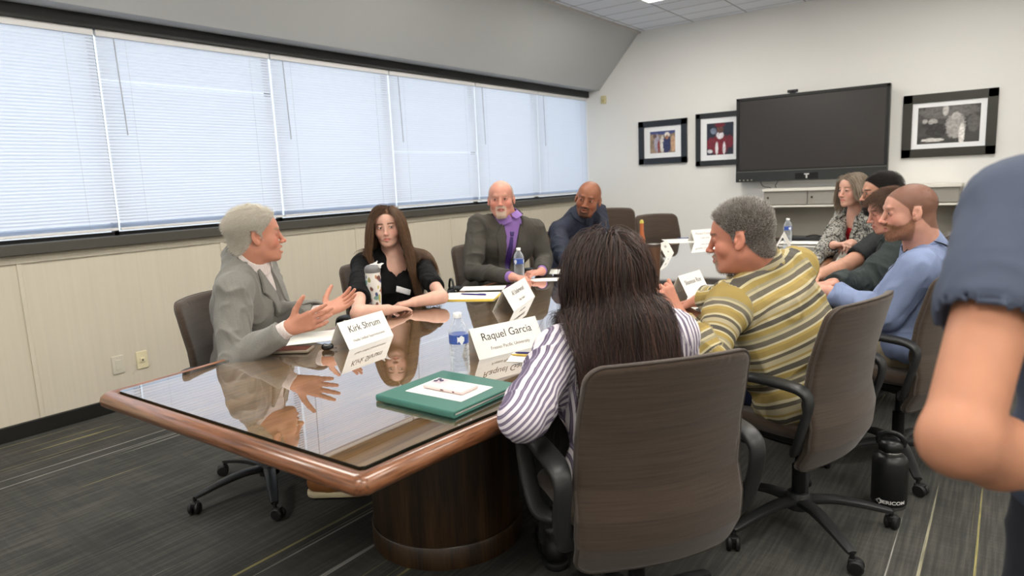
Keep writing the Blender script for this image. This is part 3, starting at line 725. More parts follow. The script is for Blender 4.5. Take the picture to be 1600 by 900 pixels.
# framed photographs
def print_mesh(name, w, h, paint, parent, y=-.012, n=72):
    m_ = int(n * h / w); xs = np.linspace(-w / 2, w / 2, n); zs = np.linspace(-h / 2, h / 2, m_); X, Z = np.meshgrid(xs, zs, indexing='ij')
    V = np.stack([X.ravel(), np.full(X.size, y), Z.ravel()], 1); i, j = np.meshgrid(np.arange(n - 1), np.arange(m_ - 1), indexing='ij'); b = (i * m_ + j).ravel()
    F = np.stack([b, b + m_, b + m_ + 1, b + 1], 1); u = V[:, 0] / w + .5; v = V[:, 2] / h + .5
    return mesh_np(name, V, F, attr_mat('photo_print', .4, 0, None, .4), parent, False, {'pigment': ('COLOR', paint(u, v))})
def paint_shapes(bg, shapes, mono=False, seed=0):
    def f(u, v):
        P = np.stack([u * 6, v * 6, np.full_like(u, seed)], 1); n = vnoise(P * 1.3) ; n2 = vnoise(P * 5)
        c = np.tile(A(lin(bg)), (len(u), 1)) * (.55 + .9 * n[:, None])
        for (cx, cy, rx, ry, col) in shapes:
            d = np.sqrt(((u - cx) / rx) ** 2 + ((v - cy) / ry) ** 2) + (n2 - .5) * .35; w = sstep(1.05, .9, d)[:, None]
            c = c * (1 - w) + A(lin(col)) * w * (.7 + .6 * n2[:, None])
        if mono: c = c.mean(1, keepdims=True) * A([1, .96, .92])
        return np.clip(c, 0, 1)
    return f
def picture(px0, py0, px1, py1, py2, pw, ph, fw, frame_c, paint, lab, w=None):
    a = ony(px0, py0, WY - .03); b = ony(px1, py1, WY - .03); c = ony(px0, py2, WY - .03); W = (b[0] - a[0]) if w is None else w; Hh = a[2] - c[2]
    r = empty('framed_photo', (a[0] + W / 2, WY - .012, (a[2] + c[2]) / 2)); tag(r, lab, 'picture', 'framed photographs beside the screen')
    fm = mat('frame_' + str(frame_c[0]), frame_c, .35); f = MB()
    for s in (-1, 1): f.box((s * (W / 2 - fw / 2), -.008, 0), (fw / 2, .016, Hh / 2), bev=.004); f.box((0, -.008, s * (Hh / 2 - fw / 2)), (W / 2, .016, fw / 2), bev=.004)
    f.build('frame', fm, r); MB().box((0, -.004, 0), (W / 2 - fw * .8, .003, Hh / 2 - fw * .8)).build('mat_board', mat('mat_board', (238, 240, 242), .8), r)
    print_mesh('print', pw * W, ph * Hh, paint, r, -.0085)
picture(997.3, 191, 1073, 185, 257.7, .52, .50, .075, (36, 42, 50), paint_shapes((150, 130, 110), [(.5, .95, .6, .12, (70, 80, 130)), (.28, .45, .12, .42, (170, 165, 180)), (.2, .78, .08, .1, (110, 90, 85)), (.5, .4, .1, .4, (215, 210, 205)), (.68, .38, .17, .42, (52, 58, 96)), (.68, .82, .11, .12, (225, 220, 215)), (.68, .7, .07, .09, (160, 115, 90)), (.92, .4, .1, .4, (196, 160, 130)), (.35, .3, .05, .3, (140, 60, 60))], seed=1),
        'black framed photograph of two people shaking hands, farthest left')
picture(1086.7, 178.7, 1152, 172.7, 260, .54, .60, .062, (40, 44, 46), paint_shapes((40, 46, 62), [(.5, .30, .36, .34, (122, 34, 50)), (.15, .35, .16, .2, (120, 40, 55)), (.85, .4, .16, .2, (118, 38, 52)), (.5, .62, .14, .12, (230, 226, 232)), (.38, .2, .06, .2, (226, 220, 226)), (.66, .2, .06, .2, (226, 220, 226)), (.5, .80, .13, .13, (96, 66, 60)), (.5, .93, .2, .07, (110, 30, 45)), (.12, .12, .1, .06, (220, 220, 225)), (.25, .75, .12, .1, (120, 130, 150))], seed=2),
        'black framed photograph of a student in maroon band uniform, touching the screen', w=.60)
picture(1412, 150.4, 1475, 143, 247.3, .66, .58, .085, (48, 47, 40), paint_shapes((72, 66, 62), [(.5, .85, .5, .2, (110, 104, 98)), (.62, .45, .16, .35, (170, 165, 160)), (.62, .72, .08, .1, (190, 180, 175)), (.45, .88, .05, .14, (200, 192, 186)), (.72, .2, .05, .3, (235, 232, 228)), (.25, .6, .08, .08, (180, 170, 165)), (.12, .62, .05, .06, (170, 160, 155)), (.25, .1, .2, .05, (215, 212, 208)), (.9, .5, .1, .25, (100, 95, 92)), (.3, .35, .16, .2, (60, 55, 52))], True, 3),
        'black and white framed photograph of a crowd, right of the screen', w=.80)
# the big screen
tvy = WY - .16; ks = tvy / WY
tl_ = ony(1151, 155, tvy); tr_ = ony(1392, 127.5, tvy); bl_ = ony(1157, 285, tvy); W = tr_[0] - tl_[0]; H_ = tl_[2] - bl_[2]
tv = empty('wall_screen', ((tl_[0] + tr_[0]) / 2, tvy, bl_[2])); tag(tv, 'large dark touchscreen display mounted on the far wall', 'television')
bar = .115; bez = mat('screen_bezel', (20, 21, 20), .35)
f = MB(); f.box((0, .045, H_ / 2), (W / 2, .035, H_ / 2), bev=.006)
for s in (-1, 1): f.box((s * (W / 2 - .016), .004, H_ / 2), (.016, .012, H_ / 2), bev=.003)
f.box((0, .004, H_ - .016), (W / 2, .012, .016), bev=.003); f.build('bezel', bez, tv)
MB().box((0, .006, bar + (H_ - bar) / 2), (W / 2 - .03, .004, (H_ - bar) / 2 - .02)).build('screen', mat('screen_glass', (46, 42, 40), .28, spec=.6), tv)
MB().box((0, 0, bar / 2), (W / 2, .018, bar / 2), bev=.006).build('speaker_bar', mat('bar_grey', (40, 43, 43), .4), tv)
MB().box((0, -.012, bar + .004), (W / 2 - .01, .006, .005), bev=.002).build('pen_ledge', mat('ledge_grey', (84, 84, 80), .4), tv)
lg = MB(); lg.box((0, -.0205, .068), (.026, .0015, .007)); lg.box((0, -.0205, .046), (.008, .0015, .022)); lg.build('logo', mat('logo_silver', (205, 205, 205), .3, emis=0), tv)
MB().box((0, -.017, .05), (.12, .004, .036), bev=.003).build('logo_panel', mat('logo_black', (10, 10, 10), .3), tv)
bt = MB()
for i in range(4): bt.lathe([(.007, 0), (.007, .004), (0, .005)], (-W / 2 + .05 + i * .045, -.018, .022), 10, rotx(math.pi / 2))
bt.build('buttons', mat('button_silver', (170, 165, 150), .3), tv)
br = MB(); br.box((0, .12, H_ * .55), (.25, .04, .2), bev=.005); br.build('wall_bracket', bez, tv)
wc = empty('webcam', (tv.location.x - .17, tvy + .01, tv.location.z + H_)); tag(wc, 'small black webcam perched on top of the wall screen', 'webcam')
MB().box((0, 0, .024), (.055, .016, .016), bev=.008).build('camera_body', bez, wc); MB().lathe([(.011, 0), (.011, .004), (.004, .005)], (0, -.015, .024), 14, rotx(math.pi / 2)).build('lens', mat('lens_black', (8, 8, 10), .1), wc)
MB().box((0, .012, .004), (.03, .02, .005), bev=.002).build('clip', bez, wc)
cb = MB()
for k, (a, b) in enumerate([(-.52, -.40), (-.30, -.34)]):
    cb.sweep(spline([(tv.location.x + a, tvy + .04, tv.location.z + .02), (tv.location.x + (a + b) / 2 - .03, tvy + .05, tv.location.z - .05), (tv.location.x + b, tvy + .06, 1.165)], 6), .004, n=8)
tag(cb.build('cable', mat('cable_grey', (70, 70, 68), .5)), 'thin grey cables looping down from the screen to the cabinet', 'cable')
# grey metal cabinet under the screen
cy = 7.80; cl = ony(1191, 296, cy); top = cl[2]; x0 = cl[0]; x1 = x0 + 1.86; zb = ony(1215, 322.5, cy)[2]
cg = mat('cabinet_grey', (158, 153, 144), .5); lightedge = mat('cabinet_edge', (226, 222, 212), .45)
cab = empty('storage_cabinet', ((x0 + x1) / 2, cy, 0)); tag(cab, 'grey metal cabinet with lockable doors under the wall screen', 'cabinet'); cw = (x1 - x0) / 2
MB().box((0, .19, top - .012), (cw, .20, .014), bev=.004).build('top_panel', lightedge, cab)
MB().box((0, .20, (top + zb) / 2), (cw - .01, .17, (top - zb) / 2 - .02)).build('carcass', cg, cab)
MB().box((0, .19, zb), (cw, .20, .011), bev=.004).build('shelf', lightedge, cab)
MB().box((0, .36, zb / 2), (cw - .01, .015, zb / 2)).build('back_panel', cg, cab)
for s in (-1, 1): MB().box((s * (cw - .012), .2, zb / 2), (.012, .18, zb / 2)).build('side_panel', cg, cab)
MB().box((0, .2, .36), (cw - .02, .17, .012)).build('lower_shelf', lightedge, cab)
dw = (2 * cw - .03) / 4
for i in range(4):
    xc = -cw + .015 + dw * (i + .5); d = MB().box((xc, .022, (top + zb) / 2 - .003), (dw / 2 - .004, .010, (top - zb) / 2 - .022), bev=.003).build('door', mat('door_grey', (150, 146, 138), .5), cab)
    MB().lathe([(.011, 0), (.011, .004), (.006, .005)], (xc - dw / 2 + .045, .011, (top + zb) / 2), 14, rotx(math.pi / 2)).build('lock', mat('lock_dark', (50, 46, 42), .3, metal=.6), d)
# ceiling lights
LIGHT_E = 19.2
lens_m, nt, N_, L_, B_ = newmat('light_diffuser'); B_.inputs['Emission Color'].default_value = (1, .95, .87, 1); B_.inputs['Emission Strength'].default_value = LIGHT_E; B_.inputs['Base Color'].default_value = (.8, .8, .8, 1)
lx = [-2.878, -.338, 1.567]; ly = [-.9, 1.5, 3.95, 6.31]
words = {(-2.878, 6.31): 'lit ceiling light panel near the far window corner, its edge just in view'}
for x in lx:
    for y in ly:
        if x > 1 and y > 6: continue
        r = empty('ceiling_light', (x, y, ZC)); side = {-2.878: 'window side', -.338: 'middle', 1.567: 'right side'}[x]; row = {-.9: 'behind the viewer', 1.5: 'above the near table end', 3.95: 'above the middle of the table', 6.31: 'nearest the far wall'}[y]
        tag(r, words.get((x, y), 'recessed ceiling light panel, %s, %s' % (side, row)), 'ceiling light', 'recessed ceiling light panels')
        f = MB()
        for s in (-1, 1): f.box((s * .295, 0, -.008), (.012, .60, .010), bev=.002); f.box((0, s * .595, -.008), (.305, .012, .010), bev=.002)
        f.build('frame', mat('light_frame', (225, 225, 225), .5), r); MB().box((0, 0, -.006), (.284, .584, .004)).build('diffuser', lens_m, r)
# ------------------------------------------------------------------ conference table
def wood(name, dark, mid, light, rough=.35, axis=1, coat=.3, scale=1.0):
    m, nt, N, L, B = newmat(name); tc = N.new('ShaderNodeTexCoord'); mp = N.new('ShaderNodeMapping'); st = [16 * scale] * 3; st[axis] = .9 * scale; mp.inputs['Scale'].default_value = st
    L.new(tc.outputs['Object'], mp.inputs[0]); n = N.new('ShaderNodeTexNoise'); n.inputs['Scale'].default_value = 1.4; n.inputs['Detail'].default_value = 6; n.inputs['Distortion'].default_value = .8; L.new(mp.outputs[0], n.inputs[0])
    r = ramp(N, [(.28, dark), (.5, mid), (.72, light)]); L.new(n.outputs['Fac'], r.inputs[0])
    n2 = N.new('ShaderNodeTexNoise'); n2.inputs['Scale'].default_value = 9; n2.inputs['Detail'].default_value = 3; L.new(mp.outputs[0], n2.inputs[0]); mx = N.new('ShaderNodeMix'); mx.data_type = 'RGBA'; mx.blend_type = 'MULTIPLY'
    r2 = ramp(N, [(.35, (150, 140, 130)), (.55, (255, 255, 255))]); L.new(n2.outputs['Fac'], r2.inputs[0]); mx.inputs[0].default_value = .7; L.new(r.outputs[0], mx.inputs[6]); L.new(r2.outputs[0], mx.inputs[7])
    L.new(mx.outputs[2], B.inputs['Base Color']); B.inputs['Roughness'].default_value = rough; B.inputs['Coat Weight'].default_value = coat; B.inputs['Coat Roughness'].default_value = .15
    return m
edge_w = wood('table_edge_wood', (84, 50, 30), (130, 82, 52), (156, 104, 70), .3, 1, .6)
edge_x = wood('table_end_wood', (84, 50, 30), (130, 82, 52), (156, 104, 70), .3, 0, .6)
top_w = wood('table_top_wood', (118, 80, 42), (146, 104, 60), (160, 120, 74), .5, 1, 0)
drum_w = wood('pedestal_wood', (30, 20, 10), (56, 38, 20), (74, 52, 28), .4, 2, .2)
TCX = -1.757; TY0 = .955; TY1 = 6.45
def halfw(y):
    s = min(max((y - TY0) / (TY1 - TY0), 0), 1); return .602 + .225 * math.sin(math.pi * s) ** 1.35
ys = np.linspace(TY0, TY1, 40)
out = [(TCX + halfw(y), y) for y in ys] + [(TCX - halfw(y), y) for y in ys[::-1]]
def offset(poly, d):
    P = A(poly); n = len(P); r = []
    for i in range(n):
        a, b, c = P[i - 1], P[i], P[(i + 1) % n]; e1 = (b - a) / np.linalg.norm(b - a); e2 = (c - b) / np.linalg.norm(c - b)
        n1 = A([e1[1], -e1[0]]); n2 = A([e2[1], -e2[0]]); m_ = n1 + n2; m_ /= (m_ @ n1) + 1e-9
        r.append(b + m_ * d)
    return r
def chamfer(poly, idx, r=.012):
    P = [A(p) for p in poly]; o = []
    for i, p in enumerate(P):
        if i in idx: a = P[i - 1]; b = P[(i + 1) % len(P)]; o.append(p + nrm(a - p) * r); o.append(p + nrm(b - p) * r)
        else: o.append(p)
    return o
table = empty('conference_table', (TCX, 3.7, 0)); tag(table, 'long boat-shaped conference table with reddish wood edge and drum pedestals', 'table')
tt = MB(); prof = [(-.0, .732), (.0, .742), (.006, .7455), (.020, .7500), (.034, .7470), (.044, .738), (.048, .724), (.046, .710), (.036, .700), (.018, .695), (.0, .695), (-.03, .695)]
rings = []
for (d, z) in prof:
    o = offset(out, d); o = chamfer(o, (0, 39, 40, 79), .004 + max(d, 0) * .45); rings.append([(x - TCX, y - 3.7, z) for x, y in o])
n = len(rings[0]); V = [p for r in rings for p in r]; F = []; 
for j in range(len(rings) - 1):
    for i in range(n): k = (i + 1) % n; F.append((j * n + i, (j + 1) * n + i, (j + 1) * n + k, j * n + k))
F2 = [tuple(range(n)), tuple(range((len(rings) - 1) * n + n - 1, (len(rings) - 1) * n - 1, -1))]
o = mesh_np('edge_moulding', V, F, edge_w, table); o.data.materials.append(edge_x)
for f in o.data.polygons:
    if abs(f.center[1]) > 2.74: f.material_index = 1
try: o.data.shade_auto_smooth(angle=math.radians(50))
except Exception: pass
o = offset(out, -.0); V = [(x - TCX, y - 3.7, z) for z in (.7385, .700) for x, y in o]; n = len(o)
mesh_np('table_top', V, [tuple(range(n)), tuple(range(2 * n - 1, n - 1, -1))] + [(i, n + i, n + (i + 1) % n, (i + 1) % n) for i in range(n)], top_w, table, False)
for yy in (1.87, 3.7, 5.53):
    p = MB().lathe([(.292, .02), (.292, .695)], (0, yy - 3.7, 0), 56).build('pedestal', drum_w, table, True)
    MB().lathe([(.296, 0), (.300, .004), (.300, .082), (.296, .088), (.290, .089)], (0, yy - 3.7, 0), 56).build('base_ring', drum_w, p, True)
MB().box((0, 0, .675), (.42, 2.3, .02)).build('support_rail', drum_w, table)
# glass sheet
gm, nt, N_, L_, B_ = newmat('table_glass')
tr = N_.new('ShaderNodeBsdfTransparent'); tr.inputs[0].default_value = (.93, .95, .93, 1); gl = N_.new('ShaderNodeBsdfGlossy'); gl.inputs['Roughness'].default_value = .0; gl.inputs[0].default_value = (.95, .97, 1, 1)
fr = N_.new('ShaderNodeFresnel'); fr.inputs[0].default_value = 1.52; ma = N_.new('ShaderNodeMath'); ma.operation = 'MULTIPLY_ADD'; ma.inputs[1].default_value = 1.8; ma.inputs[2].default_value = .10; ma.use_clamp = True
mx = N_.new('ShaderNodeMixShader'); front_only(N_, L_, fr.outputs[0], ma, mx); L_.new(tr.outputs[0], mx.inputs[1]); L_.new(gl.outputs[0], mx.inputs[2]); L_.new(mx.outputs[0], N_['Material Output'].inputs[0])
o = offset(out, -.004); o = chamfer(o, (0, 39, 40, 79), .01); n = len(o); V = [(x, y, z) for z in (.750, .740) for x, y in o]
side = mat('glass_edge', (18, 26, 20), .2)
go = mesh_np('glass_sheet', V, [tuple(range(n)), tuple(range(2 * n - 1, n - 1, -1))] + [(i, n + i, n + (i + 1) % n, (i + 1) % n) for i in range(n)], gm, None, False); go.data.materials.append(side)
for f in go.data.polygons[2:]: f.material_index = 1
go.data.polygons[1].material_index = 0
tag(go, 'clear polished glass sheet covering the whole conference table top', 'glass top')
# ------------------------------------------------------------------ chairs
fab, nt, N_, L_, B_ = newmat('chair_fabric')
tc = N_.new('ShaderNodeTexCoord'); sx = N_.new('ShaderNodeSeparateXYZ'); L_.new(tc.outputs['Object'], sx.inputs[0]); mp = N_.new('ShaderNodeMapping'); mp.inputs['Scale'].default_value = (5, 5, 150); L_.new(tc.outputs['Object'], mp.inputs[0])
n1 = N_.new('ShaderNodeTexNoise'); n1.inputs['Scale'].default_value = 1.2; n1.inputs['Detail'].default_value = 2; L_.new(mp.outputs[0], n1.inputs[0]); n2 = N_.new('ShaderNodeTexNoise'); n2.inputs['Scale'].default_value = 420; L_.new(tc.outputs['Object'], n2.inputs[0])
r = ramp(N_, [(.30, (60, 49, 40)), (.48, (66, 54, 44)), (.7, (71, 59, 49))]); L_.new(n1.outputs['Fac'], r.inputs[0]); L_.new(r.outputs[0], B_.inputs['Base Color']); B_.inputs['Roughness'].default_value = .9; B_.inputs['Sheen Weight'].default_value = .25; B_.inputs['Specular IOR Level'].default_value = .25
b = N_.new('ShaderNodeBump'); b.inputs['Strength'].default_value = .35; b.inputs['Distance'].default_value = .002; L_.new(n2.outputs['Fac'], b.inputs['Height']); L_.new(b.outputs[0], B_.inputs['Normal'])
cpl = mat('chair_plastic', (34, 35, 36), .42, bump=(300, .08)); cpipe = mat('chair_piping', (70, 62, 56), .7); cwheel = mat('caster_rubber', (20, 20, 21), .5); cst = mat('gas_lift_steel', (40, 40, 42), .3, metal=.7)
def bcurve(z): # back surface y as a function of height (lumbar bulge forward, top leaning back)
    return np.interp(z, [.33, .42, .50, .58, .72, .86, 1.0], [-.150, -.200, -.208, -.190, -.205, -.240, -.280])
def bhalf(z): return np.interp(z, [.33, .45, .80, .95], [.240, .252, .242, .231])
def shape_back(p, grow=0.0, th=.019):
    z = p[:, 2]; y = p[:, 1] - bcurve(z) - .9 * p[:, 0] ** 2; zc = .632; hz = .302 + grow; w = bhalf(z) + grow
    q = np.stack([np.abs(p[:, 0]) - (w - .045), np.abs(z - zc + .18 * p[:, 0] ** 2) - (hz - .045)], 1); d2 = np.linalg.norm(np.maximum(q, 0), axis=1) + np.minimum(q.max(1), 0) - .045
    return d2, y
def back_f(p):
    d2, y = shape_back(p); t = .019; q = np.stack([d2 + t, np.abs(y)], 1); return np.minimum(np.maximum(q[:, 0], q[:, 1] - t), 0) * 1.0 + np.where(d2 + t > 0, np.hypot(np.maximum(d2 + t, 0), np.abs(y)) - t, np.maximum(np.abs(y) - t, 0))
def pipe_f(p): d2, y = shape_back(p); return np.hypot(d2 + .003, y + .010) - .0048
def seat_f(p):
    x, y, z = p.T; q = np.abs(np.stack([x, y - .055], 1)) - A([.24 - .09, .205 - .09]); d2 = np.linalg.norm(np.maximum(q, 0), axis=1) + np.minimum(q.max(1), 0) - .09
    zc = .455 - .9 * np.maximum(y - .12, 0) ** 2 + .25 * x ** 2; return np.where(d2 + .03 > 0, np.hypot(np.maximum(d2 + .03, 0), z - zc) - .03, np.abs(z - zc) - .03)
def make_chair():
    r = empty('office_chair')
    V, F = sculpt([Pr(back_f, 0)], (-.28, -.34, .30), (.28, -.05, 1.0), .0065); mesh_np('backrest', V, F, fab, r)
    bk = r.children[0]; V, F = sculpt([Pr(pipe_f, 0)], (-.28, -.34, .30), (.28, -.05, 1.0), .0032); mesh_np('piping', V, F, cpipe, bk)
    V, F = sculpt([Pr(seat_f, 0)], (-.27, -.24, .38), (.27, .29, .52), .0065); mesh_np('seat', V, F, fab, r)
    MB().box((0, .02, .418), (.19, .18, .012), bev=.01).build('seat_pan', cpl, r.children[1], True)
    for s in (-1, 1):
        path = spline([(s * .20, -.10, .405), (s * .262, -.12, .415), (s * .286, -.15, .50), (s * .288, -.175, .60), (s * .288, -.150, .643), (s * .288, -.07, .655), (s * .288, .06, .655), (s * .288, .130, .642), (s * .288, .150, .600), (s * .287, .110, .50), (s * .268, .075, .420), (s * .20, .06, .405)], 6)
        tp = [1.15 if .64 < p[2] else .9 for p in path]; tp = list(np.convolve(np.pad(tp, 3, 'edge'), np.ones(7) / 7, 'valid'))
        MB().sweep(path, .0125, .028, up=(-s, 0, .001), n=14, sup=3, taper=tp).build('armrest', cpl, r, True)
    m = MB(); m.box((0, 0, .385), (.085, .13, .030), bev=.015); m.sweep([(0, -.08, .372), (0, -.17, .372)], .05, .012, n=12, sup=3); m.build('tilt_mechanism', cpl, r, True)
    lv = MB(); lv.sweep(spline([(.06, .02, .385), (.16, .03, .375), (.21, .03, .38)], 4), .006, n=8); lv.build('height_lever', cpl, r, True)
    MB().lathe([(.026, .10), (.026, .25), (.017, .252), (.017, .37)], n=18).build('gas_lift', cst, r, True)
    b = empty('base', parent=r); MB().lathe([(.03, .07), (.046, .075), (.048, .125), (.038, .14), (.026, .142)], n=24).build('hub', cpl, b, True)
    for i in range(5):
        a = i * 72 * D2R; R = rotz(a); pts = [R @ A(v) for v in ((.03, 0, .108), (.12, 0, .112), (.22, 0, .098), (.31, 0, .078), (.335, 0, .072))]
        l = MB().sweep(spline(pts, 4), .030, .017, up=(0, 0, 1), n=12, sup=2.8, taper=list(np.linspace(1, .5, 17))).build('leg', cpl, b, True)
        # casters as sub-parts of the base
        cw = MB(); c = R @ A([.335, 0, 0]); R2 = R @ rotz(.9)
        for s in (-1, 1):
            cw.lathe([(.004, -.009), (.022, -.009), (.027, -.004), (.027, .004), (.022, .009), (.004, .009)], c + R2 @ A([.012, s * .014, .027]), 18, R2 @ rotx(math.pi / 2))
        cw.lathe([(.008, .03), (.008, .075)], c, 10); cw.box(c + R2 @ A([.008, 0, .042]), (.020, .012, .012), R2, bev=.004); cw.build('caster', cwheel, b, True)
    return r
chair0 = make_chair()
def dup(root):
    def cp(o, par):
        c = o.copy(); COL.objects.link(c); c.parent = par
        for ch in list(o.children): cp(ch, c)
        return c
    return cp(root, None)
HA = tuple((at(952, 320, 6.4) + .25 * A([math.cos(-62 * D2R), math.sin(-62 * D2R), 0]))[:2]); HB = tuple((at(1022, 335, 6.9) + .25 * A([math.cos(-38 * D2R), math.sin(-38 * D2R), 0]))[:2])
CH = [((-2.74, 1.72), 22, -103, 'brown fabric office chair under the man in the grey blazer'),
      ((-2.90, 2.76), -4, 10, 'brown fabric office chair under the long-haired woman in black'),
      ((-2.95, 3.80), -14, 30, 'brown fabric office chair under the man with the purple tie'),
      ((-2.96, 4.75), -24, 50, 'brown fabric office chair under the bald man in the navy shirt'),
      (HA, -62, 10, 'empty brown office chair near the window corner, left of the other empty one'),
      (HB, -38, 0, 'empty brown office chair turned at the far left corner of the table'),
      ((-.838, 1.690), 143, 20, 'large brown fabric office chair seen from behind in the foreground, dark-haired woman in it'),
      ((-.60, 2.62), 166, -24 - 166, 'brown fabric office chair under the man in the striped shirt'),
      ((-.36, 3.44), 164, 0, 'brown fabric office chair under the bearded man in the blue shirt'),
      ((-.46, 4.32), 176, 15, 'office chair under the man in the dark hooded top'),
      ((-.54, 5.02), 180, 33, 'office chair under the man in the black t-shirt'),
      ((-.74, 5.66), 212, 50, 'office chair under the grey-haired woman at the far end')]
for i, (p, yaw, br_, lab) in enumerate(CH):
    c = chair0 if i == 0 else dup(chair0); c.location = (p[0], p[1], 0); c.rotation_euler = (0, 0, (yaw - 90) * D2R)
    if i in (4, 5): c.scale = (1, 1, 1.16 if i == 4 else 1.05)   # empty ones stand raised
    tag(c, lab, 'chair', 'office chairs around the conference table')
    for ch in c.children:
        if ch.name.startswith('base'): ch.rotation_euler = (0, 0, (br_ - (yaw - 90)) * D2R if i in (0, 7) else br_ * D2R)
CH_T = [TF((p[0], p[1], 0), rotz((yaw - 90) * D2R)) for p, yaw, *_ in CH]
# ------------------------------------------------------------------ things on the table
card_m = mat('white_card', (236, 233, 226), .7, noise=(30, .02)); ink = mat('ink', (52, 50, 50), .7)
def text_mesh(name, s, size, m, parent, loc, R, align='CENTER', bold=.0, depth=.0002):
    cu = bpy.data.curves.new(name, 'FONT'); cu.body = s; cu.size = size; cu.align_x = align; cu.align_y = 'CENTER'; cu.offset = bold; cu.extrude = depth
    o = bpy.data.objects.new(name, cu); dg = bpy.context.evaluated_depsgraph_get(); COL.objects.link(o); dg.update(); me = bpy.data.meshes.new_from_object(o.evaluated_get(dg)); bpy.data.objects.remove(o)
    me.materials.clear(); me.materials.append(m); q = link(name, me, parent); M = Matrix(R.tolist()).to_4x4(); M.translation = Vector([float(v) for v in loc]); q.matrix_local = M; return q
def tent(a, b, lab, lines, h=.105, depth=.055, rear=None):
    """folded name card: a, b are the front bottom corners on the table, left to right as read"""
    a = A(a); b = A(b); c = (a + b) / 2; x = nrm(A([b[0] - a[0], b[1] - a[1], 0])); z = A([0, 0, 1.]); y = np.cross(z, x); W = np.linalg.norm((b - a)[:2]); R = np.stack([x, y, z], 1)
    yaw = math.atan2(x[1], x[0]); r = empty('name_card', (c[0], c[1], .7503), yaw); tag(r, lab, 'name card', 'folded white name cards')
    th = .0006; V = []; F = []
    pts = [(0, 0), (depth, h), (2 * depth, 0), (2 * depth - th * 2, 0), (depth, h - th * 5), (th * 2, 0)]
    for sx_ in (-W / 2, W / 2): V += [(sx_, p[0], p[1]) for p in pts]
    for i in range(6): k = (i + 1) % 6; F.append((i, 6 + i, 6 + k, k))
    F += [(0, 1, 4, 5), (1, 2, 3, 4), (11, 10, 7, 6), (10, 9, 8, 7)]
    mesh_np('card', V, F, card_m, r, False)
    sl = math.atan2(h, depth); Rt = A([[1, 0, 0], [0, math.cos(sl), -math.sin(sl)], [0, math.sin(sl), math.cos(sl)]]) if 0 else rotx(sl)
    for (s, sz, u, m_) in lines:
        text_mesh('lettering', s, sz, m_, r, (0, depth * u - .0006, h * u), Rt)
    return r
ink2 = mat('ink_grey', (120, 116, 112), .7)
def foot(px, py): return onz(px, py, .7503)
tent(foot(546, 547), foot(615, 524), 'folded white name card reading Kirk Shrum before the man in grey blazer', [('Kirk Shrum', .040, .66, ink), ('Visalia Unified Superintendent', .0155, .25, ink2)])
tent(foot(749, 563), foot(852, 538), 'folded white name card reading Raquel Garcia in front of the dark-haired woman', [('Raquel Garcia', .042, .66, ink), ('Fresno Pacific University', .0185, .27, ink2)])
tent(foot(803, 487), foot(836, 463), 'folded white name card standing before the water bottle of the purple-tie man', [('Al Underwood', .036, .66, ink), ('Visalia Chamber', .017, .28, ink2)])
tent(foot(1075, 464), foot(1108, 452), 'folded white name card partly hidden by the man in the striped shirt', [('Shannon Roe', .036, .6, ink)])
tent(foot(1041, 403), foot(1053, 395), 'small folded name card on the middle of the table, right of the tumbler', [('Ben R.', .03, .66, ink2), ('Visalia', .018, .28, ink2)])
tent(foot(1085, 378), foot(1122, 375), 'folded white name card near the far end of the table, before the wall', [('Parent Council', .030, .66, ink2), ('Visalia Unified', .017, .28, ink2)])
tent(foot(1214, 381), foot(1211, 391), 'folded name card standing next to the far water bottle', [('Guest', .03, .6, ink2)])
def paper(cx, cy, w, h, yaw, lab, m=None, th=.0012, z=.7503, name='paper_sheet', cat='paper', lines=0, group='loose papers on the table'):
    r = empty(name, (cx, cy, z), yaw * D2R); tag(r, lab, cat, group)
    b = MB()
    for i in range(3): b.box((random.uniform(-.002, .002), random.uniform(-.002, .002), th * (i + .5) / 3), (w / 2, h / 2, th / 6.5))
    b.build('sheets', m or card_m, r)
    if lines:
        l = MB()
        for i in range(lines): l.box((random.uniform(-.01, .0), h / 2 - .03 - i * (h - .06) / lines, th + .0003), (w / 2 - random.uniform(.02, .05), .0008, .0002))
        l.build('printing', ink2, r)
    return r
p = foot(488, 527); paper(p[0], p[1], .216, .279, -35, 'white printed sheets in front of the man in the grey blazer')
p = foot(738, 464); paper(p[0] - .01, p[1], .30, .22, 28, 'white sheet lying on the yellow pad near the purple-tie man', z=.7563)
yp = paper(p[0], p[1] - .01, .30, .215, 24, 'yellow pad between the long-haired woman and the purple-tie man', mat('yellow_pad', (228, 200, 92), .7), .005, name='legal_pad', cat='notepad', group=None)
p = foot(752, 451); paper(p[0], p[1] + .02, .26, .15, 30, 'white card with cream edge behind the yellow pad')
p = foot(850, 426); paper(p[0], p[1] + .05, .28, .22, 20, 'cream sheets under the hand of the purple-tie man'); p = foot(850, 436); paper(p[0] + .02, p[1] - .02, .23, .13, 30, 'small white note in front of the cream sheets')
p = foot(836, 558); paper(p[0] + .01, p[1], .2, .13, 25, 'white note partly hidden by the striped sleeve in the foreground')
p = foot(1060, 377); paper(p[0], p[1] + .03, .26, .40, 35, 'white sheets beside the empty chair at the far left table corner')
p = foot(1252, 379); paper(p[0], p[1], .34, .24, 8, 'white sheet next to the far water bottle', group='far papers'); p = foot(1243, 399); paper(p[0], p[1], .30, .30, 20, 'thick stack of white pages nearest the man in the striped shirt on the far right', th=.006)
p = foot(1238, 374); paper(p[0], p[1] + .05, .18, .12, 0, 'small white note right behind the far water bottle', group='far papers')
